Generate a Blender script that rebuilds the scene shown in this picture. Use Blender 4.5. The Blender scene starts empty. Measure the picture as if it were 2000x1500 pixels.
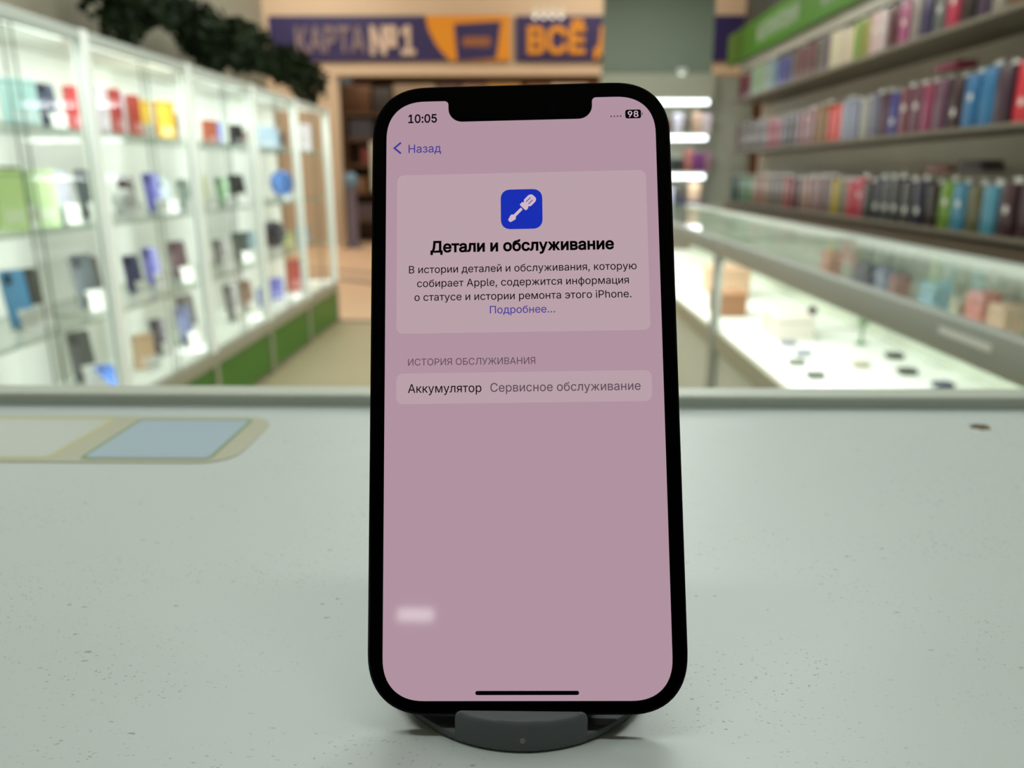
import bpy, bmesh, math, random
from math import radians, sin, cos, pi
from mathutils import Matrix, Vector, Euler
from mathutils.geometry import delaunay_2d_cdt

S = bpy.context.scene
COL = S.collection

# ---------------------------------------------------------------- camera
PITCH = math.atan(412 / 1530)
cam_data = bpy.data.cameras.new('camera')
cam_data.sensor_fit = 'HORIZONTAL'
cam_data.sensor_width = 36.0
cam_data.lens = 36.0 * 1530 / 2000
cam_data.clip_start = 0.01
cam_data.clip_end = 100
cam_data.dof.use_dof = True
cam_data.dof.focus_distance = 0.1815
cam_data.dof.aperture_fstop = 12.0
cam = bpy.data.objects.new('camera', cam_data)
COL.objects.link(cam)
cam.location = (0, 0, 1.15)
cam.rotation_euler = (pi / 2 - PITCH, 0, math.atan(25 / 1530 * cos(PITCH)))
S.camera = cam

# ---------------------------------------------------------------- world, exposure
w = bpy.data.worlds.new('world')
S.world = w
w.use_nodes = True
w.node_tree.nodes['Background'].inputs[0].default_value = (0.75, 0.82, 0.78, 1)
w.node_tree.nodes['Background'].inputs[1].default_value = 0.10
S.view_settings.view_transform = 'Standard'
S.view_settings.look = 'None'
S.view_settings.gamma = 1
S.view_settings.use_curve_mapping = False
S.view_settings.exposure = 0.0
S.cycles.transparent_max_bounces = 40
S.cycles.max_bounces = 8
S.cycles.sample_clamp_indirect = 4.0


# ---------------------------------------------------------------- materials
def lin(c):
    return tuple(((v / 255) / 12.92 if v / 255 <= 0.04045 else ((v / 255 + 0.055) / 1.055) ** 2.4) for v in c)


MATS = {}


def mat(name, rgb, rough=0.5, metal=0.0, spec=0.5, emit=None, strength=1.0, coat=0.0, vary=0.0, scale=40.0, bump=0.0):
    if name in MATS:
        return MATS[name]
    m = bpy.data.materials.new(name)
    m.use_nodes = True
    nt = m.node_tree
    b = nt.nodes['Principled BSDF']
    c = lin(rgb)
    b.inputs['Base Color'].default_value = (*c, 1)
    b.inputs['Roughness'].default_value = rough
    b.inputs['Metallic'].default_value = metal
    b.inputs['Specular IOR Level'].default_value = spec
    b.inputs['Coat Weight'].default_value = coat
    b.inputs['Coat Roughness'].default_value = 0.02
    if emit:
        b.inputs['Emission Color'].default_value = (*lin(emit), 1)
        b.inputs['Emission Strength'].default_value = strength
    if vary or bump:
        tc = nt.nodes.new('ShaderNodeTexCoord')
        no = nt.nodes.new('ShaderNodeTexNoise')
        no.inputs['Scale'].default_value = scale
        no.inputs['Detail'].default_value = 4
        nt.links.new(tc.outputs['Object'], no.inputs['Vector'])
        if vary:
            mx = nt.nodes.new('ShaderNodeMix')
            mx.data_type = 'RGBA'
            mx.inputs['A'].default_value = (*[v * (1 - vary) for v in c], 1)
            mx.inputs['B'].default_value = (*[min(1, v * (1 + vary)) for v in c], 1)
            nt.links.new(no.outputs['Fac'], mx.inputs['Factor'])
            nt.links.new(mx.outputs['Result'], b.inputs['Base Color'])
        if bump:
            bp = nt.nodes.new('ShaderNodeBump')
            bp.inputs['Strength'].default_value = bump
            bp.inputs['Distance'].default_value = 0.002
            nt.links.new(no.outputs['Fac'], bp.inputs['Height'])
            nt.links.new(bp.outputs['Normal'], b.inputs['Normal'])
    MATS[name] = m
    return m


def glass_mat(name, tint, refl=0.6):
    if name in MATS:
        return MATS[name]
    m = bpy.data.materials.new(name)
    m.use_nodes = True
    nt = m.node_tree
    nt.nodes.remove(nt.nodes['Principled BSDF'])
    out = nt.nodes['Material Output']
    tr = nt.nodes.new('ShaderNodeBsdfTransparent')
    tr.inputs[0].default_value = (*tint, 1)
    gl = nt.nodes.new('ShaderNodeBsdfGlossy')
    gl.inputs['Roughness'].default_value = 0.03
    fr = nt.nodes.new('ShaderNodeFresnel')
    fr.inputs[0].default_value = 1.45
    mu = nt.nodes.new('ShaderNodeMath')
    mu.operation = 'MULTIPLY'
    mu.inputs[1].default_value = refl
    mx = nt.nodes.new('ShaderNodeMixShader')
    nt.links.new(fr.outputs[0], mu.inputs[0])
    nt.links.new(mu.outputs[0], mx.inputs[0])
    nt.links.new(tr.outputs[0], mx.inputs[1])
    nt.links.new(gl.outputs[0], mx.inputs[2])
    nt.links.new(mx.outputs[0], out.inputs[0])
    MATS[name] = m
    return m


def laminate_mat():
    """white counter laminate with small dark scuffs and nicks"""
    m = mat('counter_laminate', (208, 216, 214), rough=0.38, spec=0.4)
    nt = m.node_tree
    b = nt.nodes['Principled BSDF']
    tc = nt.nodes.new('ShaderNodeTexCoord')
    base = (*lin((208, 216, 214)), 1)
    dark = (*lin((110, 116, 104)), 1)

    def specks(scale, thresh, keep, sx, rot, seed):
        mp = nt.nodes.new('ShaderNodeMapping')
        mp.inputs['Scale'].default_value = (sx, 1, 1)
        mp.inputs['Rotation'].default_value = (0, 0, rot)
        mp.inputs['Location'].default_value = (seed, seed * 0.7, 0)
        nt.links.new(tc.outputs['Object'], mp.inputs['Vector'])
        wn = nt.nodes.new('ShaderNodeTexNoise')
        wn.inputs['Scale'].default_value = scale * 1.7
        vs = nt.nodes.new('ShaderNodeVectorMath')
        vs.operation = 'MULTIPLY_ADD'
        vs.inputs[1].default_value = (0.0012, 0.0012, 0)
        nt.links.new(mp.outputs[0], wn.inputs['Vector'])
        nt.links.new(wn.outputs['Color'], vs.inputs[0])
        nt.links.new(mp.outputs[0], vs.inputs[2])
        vo = nt.nodes.new('ShaderNodeTexVoronoi')
        vo.inputs['Scale'].default_value = scale
        nt.links.new(vs.outputs[0], vo.inputs['Vector'])
        lt = nt.nodes.new('ShaderNodeMapRange')
        lt.inputs['From Min'].default_value = thresh
        lt.inputs['From Max'].default_value = thresh * 0.5
        lt.inputs['To Min'].default_value = 0
        lt.inputs['To Max'].default_value = 1
        nt.links.new(vo.outputs['Distance'], lt.inputs['Value'])
        sep = nt.nodes.new('ShaderNodeSeparateColor')
        nt.links.new(vo.outputs['Color'], sep.inputs[0])
        gt = nt.nodes.new('ShaderNodeMath')
        gt.operation = 'LESS_THAN'
        gt.inputs[1].default_value = keep
        nt.links.new(sep.outputs[0], gt.inputs[0])
        mu = nt.nodes.new('ShaderNodeMath')
        mu.operation = 'MULTIPLY'
        nt.links.new(lt.outputs[0], mu.inputs[0])
        nt.links.new(gt.outputs[0], mu.inputs[1])
        # clumps: wear gathers in patches
        cn = nt.nodes.new('ShaderNodeTexNoise')
        cn.inputs['Scale'].default_value = 28
        nt.links.new(mp.outputs[0], cn.inputs['Vector'])
        cr = nt.nodes.new('ShaderNodeMapRange')
        cr.inputs['From Min'].default_value = 0.42
        cr.inputs['From Max'].default_value = 0.6
        nt.links.new(cn.outputs['Fac'], cr.inputs['Value'])
        m2 = nt.nodes.new('ShaderNodeMath')
        m2.operation = 'MULTIPLY'
        nt.links.new(mu.outputs[0], m2.inputs[0])
        nt.links.new(cr.outputs[0], m2.inputs[1])
        return m2.outputs[0]
    a = specks(1250, 0.27, 0.42, 0.55, 0.1, 3.1)
    c = specks(420, 0.19, 0.16, 0.45, -0.15, 7.7)
    ad = nt.nodes.new('ShaderNodeMath')
    ad.operation = 'MAXIMUM'
    nt.links.new(a, ad.inputs[0])
    nt.links.new(c, ad.inputs[1])
    sc = nt.nodes.new('ShaderNodeMath')
    sc.operation = 'MULTIPLY'
    sc.inputs[1].default_value = 0.7
    nt.links.new(ad.outputs[0], sc.inputs[0])
    mx = nt.nodes.new('ShaderNodeMix')
    mx.data_type = 'RGBA'
    mx.inputs['A'].default_value = base
    mx.inputs['B'].default_value = dark
    nt.links.new(sc.outputs[0], mx.inputs['Factor'])
    nt.links.new(mx.outputs['Result'], b.inputs['Base Color'])
    return m


# ---------------------------------------------------------------- mesh helpers
class MB:
    def __init__(self):
        self.bm = bmesh.new()

    def box(self, x0, x1, y0, y1, z0, z1, mx=None, bevel=0.0, seg=2, mi=0):
        t = bmesh.new()
        bmesh.ops.create_cube(t, size=1)
        for v in t.verts:
            v.co = Vector(((x0 + x1) / 2 + v.co.x * (x1 - x0), (y0 + y1) / 2 + v.co.y * (y1 - y0), (z0 + z1) / 2 + v.co.z * (z1 - z0)))
        if bevel:
            bmesh.ops.bevel(t, geom=t.edges[:], offset=bevel, segments=seg, profile=0.5, affect='EDGES')
        self._merge(t, mx, mi)
        return self

    def prism(self, pts, z0, z1, mx=None, bevel=0.0, seg=2, mi=0):
        """pts: outline in xy (counter-clockwise), extruded z0..z1"""
        t = bmesh.new()
        lo = [t.verts.new((x, y, z0)) for x, y in pts]
        hi = [t.verts.new((x, y, z1)) for x, y in pts]
        n = len(pts)
        fb = t.faces.new(lo[::-1])
        ft = t.faces.new(hi)
        for i in range(n):
            t.faces.new((lo[i], lo[(i + 1) % n], hi[(i + 1) % n], hi[i]))
        if bevel:
            bmesh.ops.bevel(t, geom=list(ft.edges) + list(fb.edges), offset=bevel, segments=seg, profile=0.5, affect='EDGES')
        self._merge(t, mx, mi)
        return self

    def cyl(self, r, z0, z1, c=(0, 0), n=32, r2=None, mx=None, bevel=0.0, mi=0):
        t = bmesh.new()
        bmesh.ops.create_cone(t, cap_ends=True, segments=n, radius1=r, radius2=r if r2 is None else r2, depth=z1 - z0)
        for v in t.verts:
            v.co += Vector((c[0], c[1], (z0 + z1) / 2))
        if bevel:
            es = [e for e in t.edges if abs(e.verts[0].co.z - e.verts[1].co.z) < 1e-7]
            bmesh.ops.bevel(t, geom=es, offset=bevel, segments=2, profile=0.5, affect='EDGES')
        self._merge(t, mx, mi)
        return self

    def sphere(self, r, c, sx=1, sy=1, sz=1, mx=None):
        t = bmesh.new()
        bmesh.ops.create_uvsphere(t, u_segments=24, v_segments=14, radius=r)
        for v in t.verts:
            v.co = Vector((c[0] + v.co.x * sx, c[1] + v.co.y * sy, c[2] + v.co.z * sz))
        self._merge(t, mx, 0)
        return self

    def flat(self, pts, z=0.0, mx=None, mi=0):
        t = bmesh.new()
        t.faces.new([t.verts.new((x, y, z)) for x, y in pts])
        bmesh.ops.triangulate(t, faces=t.faces[:])
        self._merge(t, mx, mi)
        return self

    def _merge(self, t, mx, mi):
        if mx is not None:
            bmesh.ops.transform(t, matrix=mx, verts=t.verts)
        for f in t.faces:
            f.material_index = mi
        me = bpy.data.meshes.new('tmp')
        t.to_mesh(me)
        t.free()
        self.bm.from_mesh(me)
        bpy.data.meshes.remove(me)

    def obj(self, name, mats, parent=None, smooth=False, loc=None):
        me = bpy.data.meshes.new(name)
        bmesh.ops.recalc_face_normals(self.bm, faces=self.bm.faces[:])
        self.bm.to_mesh(me)
        self.bm.free()
        for m in (mats if isinstance(mats, (list, tuple)) else [mats]):
            me.materials.append(m)
        if smooth:
            me.polygons.foreach_set('use_smooth', [True] * len(me.polygons))
            try:
                me.set_sharp_from_angle(angle=radians(40))
            except Exception:
                pass
        o = bpy.data.objects.new(name, me)
        COL.objects.link(o)
        if parent:
            o.parent = parent
        if loc:
            o.location = loc
        return o


def tag(o, label=None, cat=None, group=None, kind=None):
    if label:
        o['label'] = label
    if cat:
        o['category'] = cat
    if group:
        o['group'] = group
    if kind:
        o['kind'] = kind
    return o


def thing(name, loc, label, cat, group=None, rotz=0.0):
    o = bpy.data.objects.new(name, None)
    o.empty_display_size = 0.05
    COL.objects.link(o)
    o.location = loc
    o.rotation_euler = (0, 0, rotz)
    return tag(o, label, cat, group)


def structure(name, mb, m, label=None, cat=None):
    return tag(mb.obj(name, m), label, cat, None, 'structure')


def area(name, loc, rot, sx, sy, power, col, parent=None):
    l = bpy.data.lights.new(name, 'AREA')
    l.shape = 'RECTANGLE'
    l.size, l.size_y = sx, sy
    l.energy = power
    l.color = col
    o = bpy.data.objects.new(name, l)
    COL.objects.link(o)
    o.location = loc
    o.rotation_euler = rot
    if parent:
        o.parent = parent
    return o


ORD = ['first', 'second', 'third', 'fourth', 'fifth', 'sixth', 'seventh', 'eighth', 'ninth', 'tenth', 'eleventh', 'twelfth', 'thirteenth',
       'fourteenth', 'fifteenth', 'sixteenth', 'seventeenth', 'eighteenth', 'nineteenth', 'twentieth', 'twenty-first', 'twenty-second',
       'twenty-third', 'twenty-fourth', 'twenty-fifth', 'twenty-sixth', 'twenty-seventh', 'twenty-eighth', 'twenty-ninth', 'thirtieth',
       'thirty-first', 'thirty-second', 'thirty-third', 'thirty-fourth', 'thirty-fifth', 'thirty-sixth', 'thirty-seventh', 'thirty-eighth', 'thirty-ninth', 'fortieth']

# ---------------------------------------------------------------- ceiling lamps (shop: neutral-green white, mall: warm)
COOL = (0.95, 1.0, 0.96)
WARM = (1.0, 0.91, 0.78)
M_lampbody = mat('lamp_housing', (225, 228, 225), rough=0.5)
M_diff = mat('lamp_diffuser', (240, 245, 240), emit=(245, 255, 248), strength=3.0)
M_diffw = mat('warm_diffuser', (250, 235, 210), emit=(255, 225, 180), strength=3.0)
CEIL = 2.9


def ceiling_lamp(x, y, z, lx, ly, power, col, dm, label, group):
    t = thing('ceiling_light', (x, y, z), label, 'lamp', group)
    MB().box(-lx / 2, lx / 2, -ly / 2, ly / 2, -0.05, 0, bevel=0.008).obj('housing', M_lampbody, t)
    MB().box(-lx / 2 + 0.02, lx / 2 - 0.02, -ly / 2 + 0.02, ly / 2 - 0.02, -0.056, -0.049).obj('diffuser', dm, t)
    area('lamp_light', (0, 0, -0.065), (0, 0, 0), lx * 0.95, ly * 0.95, power, col, t)
    return t


P_SHOP = 3.8
for i, (x, y, lx, ly, pw) in enumerate([(0.0, 0.08, 1.9, 0.14, 6.9), (-1.35, 0.75, 0.16, 1.0, P_SHOP), (1.35, 0.75, 0.16, 1.0, P_SHOP), (-0.70, 2.35, 1.25, 0.16, 12.0), (0.65, 2.35, 1.25, 0.16, 24.0),
                                        (-0.70, 4.7, 1.25, 0.16, 14.0), (0.65, 4.7, 1.25, 0.16, 29.0), (1.05, 6.5, 0.6, 0.16, 10.0)]):
    ceiling_lamp(x, y, CEIL, lx, ly, pw, COOL, M_diff, 'long white tube lamp on the shop ceiling, ' + ORD[i] + ' from the counter outwards', 'tube lamps on the shop ceiling')
for i, (x, y) in enumerate([(-4.2, 8.6), (0.0, 8.6), (-3.2, 11.2), (1.2, 11.2)]):
    ceiling_lamp(x, y, 4.9, 1.4, 1.4, 58.0, WARM, M_diffw, 'warm square lamp on the mall ceiling, ' + ORD[i] + ' from the left', 'warm lamps on the mall ceiling')
# lamp on the wall behind the photographer, seen mirrored low on the phone screen
t = thing('wall_lamp', (-0.73, -3.92, 1.86), 'short white wall lamp on the rear wall mirrored in the phone screen', 'lamp')
MB().box(-0.11, 0.11, -0.06, 0, -0.05, 0.05, bevel=0.01).obj('housing', M_lampbody, t)
MB().box(-0.095, 0.095, 0, 0.012, -0.03, 0.03, bevel=0.004).obj('diffuser', mat('wall_lamp_diffuser', (245, 250, 245), emit=(255, 255, 250), strength=7.5), t)

# ---------------------------------------------------------------- the setting
M_floor = mat('shop_floor', (160, 152, 122), rough=0.45, vary=0.06, scale=6)
M_mallfloor = mat('mall_floor', (222, 192, 160), rough=0.35, vary=0.05, scale=4)
M_wallL = mat('wall_taupe', (178, 171, 152), rough=0.8, vary=0.04, scale=3)
M_wallR = mat('wall_grey', (165, 160, 148), rough=0.8, vary=0.04, scale=3)
M_ceil = mat('ceiling_paint', (215, 215, 208), rough=0.9)
M_mallwall = mat('mall_wall', (214, 196, 172), rough=0.8, vary=0.03, scale=2)
structure('floor', MB().box(-2.1, 2.4, -4.1, 6.2, -0.1, 0), M_floor)
structure('floor_mall', MB().box(-9, 7, 6.2, 17, -0.1, 0), M_mallfloor)
structure('ceiling', MB().box(-2.1, 2.4, -4.1, 6.25, CEIL, CEIL + 0.1), M_ceil)
structure('wall_left', MB().box(-2.1, -1.93, -4.1, 6.22, 0, CEIL), M_wallL)
structure('wall_right', MB().box(2.25, 2.4, -4.1, 7.9, 0, CEIL), M_wallR)
structure('wall_rear', MB().box(-2.1, 2.4, -4.1, -4.0, 0, CEIL), mat('rear_wall', (70, 68, 62), rough=0.9))
structure('ceiling_mall', MB().box(-9, 7, 6.25, 17, 4.95, 5.05), mat('mall_ceiling', (205, 190, 165), rough=0.9))
structure('trim_1', MB().box(-2.1, 1.0, 6.16, 6.24, 0, 0.004), mat('threshold_strip', (95, 88, 72), rough=0.4, metal=0.3))
# mall facade opposite: fascia over an opening
structure('wall_mall', MB().box(-9, 7, 13.05, 13.3, 2.63, 5).box(-9, -2.98, 13.05, 13.3, 0, 2.63).box(4.5, 7, 13.05, 13.3, 0, 2.63), M_mallwall)
structure('wall_store', MB().box(-3.2, 4.7, 15.4, 15.5, 0, 2.9).box(-3.2, 4.7, 13.3, 15.4, 2.85, 2.9), mat('store_wall', (150, 118, 86), rough=0.8))
# inlaid curved stripes in the mall floor
M_stripe = mat('floor_stripe_stone', (78, 84, 94), rough=0.4)


def ribbon(pts, wd, z0, z1):
    m = MB()
    for (a, b) in zip(pts[:-1], pts[1:]):
        d = (Vector(b) - Vector(a)).normalized()
        n = Vector((-d.y, d.x)) * wd / 2
        q = [Vector(a) - n, Vector(b) - n, Vector(b) + n, Vector(a) + n]
        m.prism([(v.x, v.y) for v in q], z0, z1)
    return m


arc1 = [(-2.9 + 0.16 * i, 9.75 - 0.005 * i * i - 0.03 * i) for i in range(13)]
arc2 = [(-2.7 + 0.16 * i, 8.95 - 0.008 * i * i - 0.02 * i) for i in range(13)]
structure('trim_2', ribbon(arc1, 0.10, 0, 0.004), M_stripe)
structure('trim_3', ribbon(arc2, 0.13, 0, 0.004), M_stripe)

# glyph outlines: advance, bezier splines (handle, point, handle)
G={
' ':(188,[]),
',':(188,['53,-119 38,-119 48,-56 58,8 68,71 91,71 114,71 137,71 119,8 102,-56 84,-119 69,-119']),
'.':(188,['108,-4 95,-4 83,-4 72,0 63,9 54,18 50,28 50,41 50,54 54,65 63,73 72,82 83,87 95,87 108,87 119,82 128,73 137,65 141,54 141,41 141,28 137,18 128,9 119,0']),
'0':(453,['264,-7 227,-7 189,-7 157,3 130,24 103,45 83,74 69,113 55,152 48,199 48,254 48,309 55,356 69,395 83,434 104,464 130,484 157,505 189,516 227,516 264,516 296,505 323,484 350,464 370,434 384,395 398,356 405,309 405,254 405,199 398,152 384,113 370,74 350,45 323,24 297,3', '202,50 227,50 252,50 273,58 290,74 308,90 321,113 330,144 339,174 344,211 344,254 344,297 339,334 330,365 321,395 308,419 290,435 273,451 252,460 227,460 202,460 180,451 163,435 146,419 132,395 123,365 114,334 109,297 109,254 109,211 114,174 123,144 132,113 146,90 163,74 180,58']),
'1':(453,['181,0 76,0 76,18 76,36 76,55 181,55 286,55 391,55 391,36 391,18 391,0 286,0', '250,509 276,509 276,339 276,170 276,0 255,0 234,0 212,0 212,149 212,299 212,448 211,448 210,448 209,448 168,418 127,388 86,358 86,381 86,404 86,427 123,454 161,481 198,509 224,509']),
'5':(453,['254,-7 221,-7 191,-7 164,-1 140,11 116,23 97,39 83,60 69,81 61,104 60,130 81,130 101,130 122,130 124,115 129,101 138,89 147,77 159,67 173,60 188,53 204,50 221,50 242,50 260,55 276,64 292,74 305,87 314,104 323,121 328,141 328,162 328,184 323,204 314,221 304,238 291,252 275,262 258,272 239,277 218,277 201,277 184,274 167,268 151,263 138,255 128,246 108,248 88,250 67,253 77,338 86,423 96,509 186,509 276,509 366,509 366,490 366,471 366,452 294,452 222,452 151,452 145,402 139,352 134,301 135,301 135,301 136,301 147,311 161,319 178,325 194,331 211,334 229,334 253,334 274,329 294,321 313,313 331,301 345,285 359,270 371,252 379,231 387,210 391,188 391,163 391,130 384,101 369,76 354,50 334,30 309,15 283,1']),
'8':(453,['260,-7 226,-7 192,-7 162,-1 136,11 109,24 89,40 74,62 59,83 52,108 52,135 52,157 56,177 65,195 74,213 86,229 101,241 116,253 133,261 153,265 153,265 153,266 153,267 128,273 108,287 93,308 78,329 70,353 70,380 70,406 77,429 90,450 104,470 122,486 146,498 169,510 196,516 226,516 256,516 283,510 306,498 329,486 348,470 361,450 375,429 382,406 382,380 382,353 374,329 359,308 344,287 325,273 300,267 300,266 300,265 300,265 319,261 336,253 351,241 366,229 378,213 387,195 396,177 401,157 401,135 401,108 393,83 378,62 364,40 343,24 317,11 291,-1', '204,49 226,49 249,49 268,53 285,60 301,68 314,78 323,91 332,105 337,121 337,139 337,158 332,174 322,189 313,203 300,214 283,223 266,231 247,235 226,235 205,235 186,231 169,223 152,214 139,203 130,189 120,174 115,158 115,139 115,121 120,105 129,91 138,78 151,68 167,60 184,53', '208,290 226,290 244,290 260,293 274,300 288,307 299,318 307,330 315,343 319,358 319,376 319,393 315,407 308,420 300,433 289,443 275,449 261,456 245,460 226,460 208,460 191,456 177,449 163,443 152,433 145,420 137,407 133,393 133,376 133,358 137,343 145,330 152,318 163,307 178,300 192,293']),
'9':(453,['195,516 226,516 258,516 286,508 310,494 335,480 354,460 368,434 382,409 389,380 389,347 389,323 383,297 373,270 362,243 343,209 315,168 277,112 239,56 200,0 177,0 154,0 130,0 187,83 244,165 301,248 303,248 305,248 307,248 303,238 296,229 287,221 279,213 269,207 257,202 245,197 232,195 218,195 187,195 160,201 137,214 114,227 96,245 83,269 70,292 64,320 64,352 64,384 71,412 85,436 99,461 118,480 143,494 167,508', '246,460 226,460 207,460 189,456 174,446 159,437 147,424 138,407 130,391 125,372 125,352 125,330 130,312 138,295 147,279 159,266 174,257 189,248 207,243 226,243 246,243 263,248 279,257 294,266 306,279 314,295 323,311 327,330 327,350 327,372 323,391 314,407 306,424 294,437 279,446 264,456']),
':':(188,['108,-4 95,-4 83,-4 72,0 63,9 54,18 50,28 50,41 50,54 54,65 63,73 72,82 83,87 95,87 108,87 119,82 128,73 137,65 141,54 141,41 141,28 137,18 128,9 119,0', '108,271 95,271 83,271 72,275 63,284 54,293 50,304 50,316 50,329 54,340 63,349 72,357 83,362 95,362 108,362 119,357 128,349 137,340 141,329 141,316 141,304 137,293 128,284 119,275']),
'A':(480,['39,0 16,0 78,170 140,339 201,509 226,509 251,509 276,509 338,339 401,170 463,0 440,0 418,0 395,0 359,101 323,202 287,302 281,321 273,344 264,372 255,400 245,435 232,478 236,478 241,478 245,478 233,435 222,399 213,371 204,343 196,320 191,302 155,202 120,101 85,0 62,0', '197,142 110,142 110,161 110,180 110,199 197,199 283,199 370,199 370,180 370,161 370,142 283,142']),
'P':(445,['82,0 60,0 60,170 60,339 60,509 118,509 177,509 235,509 274,509 307,502 332,487 358,473 377,454 390,430 402,405 409,378 409,348 409,317 402,290 390,265 377,241 358,222 332,207 307,193 274,186 235,186 193,186 151,186 109,186 109,205 109,224 109,242 150,242 191,242 233,242 259,242 281,247 297,256 313,265 325,278 333,294 341,310 344,328 344,348 344,368 341,386 333,402 325,417 313,430 297,439 280,448 259,452 232,452 196,452 160,452 125,452 125,301 125,151 125,0 103,0']),
'e':(404,['238,-8 212,-8 175,-8 143,0 117,16 90,33 70,56 56,85 41,114 34,148 34,187 34,226 41,260 55,290 69,319 89,343 115,359 141,376 171,384 205,384 226,384 246,381 266,374 285,367 303,356 319,341 335,326 348,306 357,282 366,258 371,228 371,194 371,186 371,178 371,169 272,169 174,169 75,169 75,187 75,204 75,221 163,221 250,221 338,221 329,215 319,208 310,202 310,227 306,249 298,269 290,288 278,303 263,314 247,325 228,330 205,330 182,330 163,325 146,313 130,302 118,288 109,270 100,251 96,232 96,211 96,200 96,189 96,178 96,150 101,126 110,106 120,87 134,72 151,61 168,51 189,46 212,46 228,46 241,48 254,53 266,57 277,64 285,73 294,82 301,93 306,105 325,101 345,96 365,91 359,71 349,54 335,39 321,24 303,13 283,4 262,-4']),
'h':(410,['114,249 114,227 114,151 114,76 114,0 93,0 73,0 53,0 53,170 53,339 53,509 73,509 93,509 114,509 114,435 114,361 114,287 110,287 106,287 102,287 114,322 131,347 152,362 174,377 199,384 227,384 253,384 276,379 295,369 315,358 330,342 341,321 352,299 357,273 357,240 357,160 357,80 357,0 337,0 316,0 296,0 296,78 296,157 296,235 296,265 288,288 273,304 258,321 237,329 210,329 192,329 175,325 161,317 146,309 135,298 126,283 118,267']),
'i':(167,['73,0 53,0 53,126 53,253 53,379 73,379 93,379 114,379 114,253 114,126 114,0 93,0', '95,443 84,443 72,443 62,447 54,455 45,462 41,472 41,483 41,494 45,504 54,512 62,520 72,524 84,524 95,524 106,520 114,512 122,504 126,494 126,483 126,472 122,462 114,455 106,447']),
'l':(189,['147,-2 139,-2 110,-2 88,5 74,20 60,35 53,57 53,84 53,226 53,367 53,509 73,509 93,509 114,509 114,372 114,235 114,99 114,81 116,69 120,62 125,55 133,52 146,52 152,52 157,52 160,53 164,53 167,54 170,54 173,37 177,20 181,3 175,1 169,0 162,-1 154,-2']),
'n':(410,['114,249 114,227 114,151 114,76 114,0 93,0 73,0 53,0 53,126 53,253 53,379 72,379 92,379 112,379 112,349 112,318 112,287 109,287 106,287 102,287 114,322 131,347 152,362 174,377 199,384 227,384 253,384 276,379 295,369 314,358 330,342 341,321 352,299 357,273 357,240 357,160 357,80 357,0 337,0 316,0 296,0 296,78 296,157 296,235 296,265 288,288 273,304 258,321 237,329 210,329 192,329 175,325 161,317 146,309 135,298 126,283 118,267']),
'o':(415,['242,-8 207,-8 173,-8 143,0 117,16 91,33 71,56 56,85 41,114 34,149 34,187 34,227 41,262 56,291 71,321 91,343 117,360 143,376 173,384 207,384 242,384 273,376 299,360 325,343 345,321 359,291 374,262 381,227 381,187 381,149 374,114 359,85 345,56 325,33 299,16 273,0', '182,46 207,46 233,46 254,53 270,66 287,79 299,96 307,117 315,139 319,162 319,187 319,213 315,236 307,258 299,280 287,297 270,310 254,323 233,330 207,330 182,330 161,323 145,310 129,297 116,280 108,258 100,237 96,213 96,187 96,162 100,139 108,117 116,96 129,79 145,66 161,53']),
'p':(424,['73,-143 53,-143 53,31 53,205 53,379 72,379 92,379 112,379 112,359 112,339 112,319 114,319 116,319 118,319 123,327 129,336 137,346 145,356 157,365 171,373 186,381 205,384 229,384 261,384 289,376 313,361 337,345 356,322 370,293 383,263 390,229 390,189 390,149 383,114 370,84 356,55 337,32 313,16 289,0 261,-8 229,-8 206,-8 187,-4 173,4 158,12 146,21 138,31 130,42 123,51 118,59 117,59 115,59 114,59 114,-8 114,-76 114,-143 93,-143', '197,47 220,47 244,47 263,53 279,66 295,78 308,95 316,117 324,138 328,162 328,189 328,216 324,240 316,261 308,282 296,299 280,311 264,324 244,330 220,330 197,330 177,324 161,312 145,300 133,284 125,263 117,242 113,217 113,189 113,161 117,136 125,115 133,94 146,77 162,65 178,53']),
'Ё':(419,['165,0 60,0 60,170 60,339 60,509 164,509 268,509 372,509 372,490 372,471 372,452 290,452 207,452 125,452 125,396 125,341 125,286 202,286 278,286 355,286 355,267 355,248 355,229 278,229 202,229 125,229 125,172 125,114 125,57 208,57 292,57 375,57 375,38 375,19 375,0 270,0', '301,572 290,572 279,572 269,576 261,584 253,592 249,601 249,612 249,624 253,633 261,641 269,649 279,653 290,653 301,653 311,649 318,641 326,633 330,624 330,612 330,601 326,592 318,584 311,576', '157,572 146,572 135,572 125,576 117,584 109,592 105,601 105,612 105,624 109,633 117,641 125,649 135,653 146,653 157,653 167,649 175,641 182,633 186,624 186,612 186,601 182,592 175,584 167,576']),
'А':(480,['39,0 16,0 78,170 140,339 201,509 226,509 251,509 276,509 338,339 401,170 463,0 440,0 418,0 395,0 359,101 323,202 287,302 281,321 273,344 264,372 255,400 245,435 232,478 236,478 241,478 245,478 233,435 222,399 213,371 204,343 196,320 191,302 155,202 120,101 85,0 62,0', '197,142 110,142 110,161 110,180 110,199 197,199 283,199 370,199 370,180 370,161 370,142 283,142']),
'Б':(449,['121,0 60,0 60,170 60,339 60,509 161,509 263,509 364,509 364,490 364,471 364,452 284,452 204,452 125,452 125,400 125,348 125,295 164,295 203,295 242,295 276,295 306,289 332,278 357,266 376,249 390,228 404,206 411,180 411,151 411,120 404,93 390,71 377,48 357,31 332,18 307,6 277,0 242,0 181,0', '125,117 125,56 163,56 202,56 240,56 275,56 301,65 320,81 338,98 347,121 347,151 347,179 338,201 320,216 301,231 275,239 240,239 202,239 163,239 125,239 125,178']),
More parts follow.
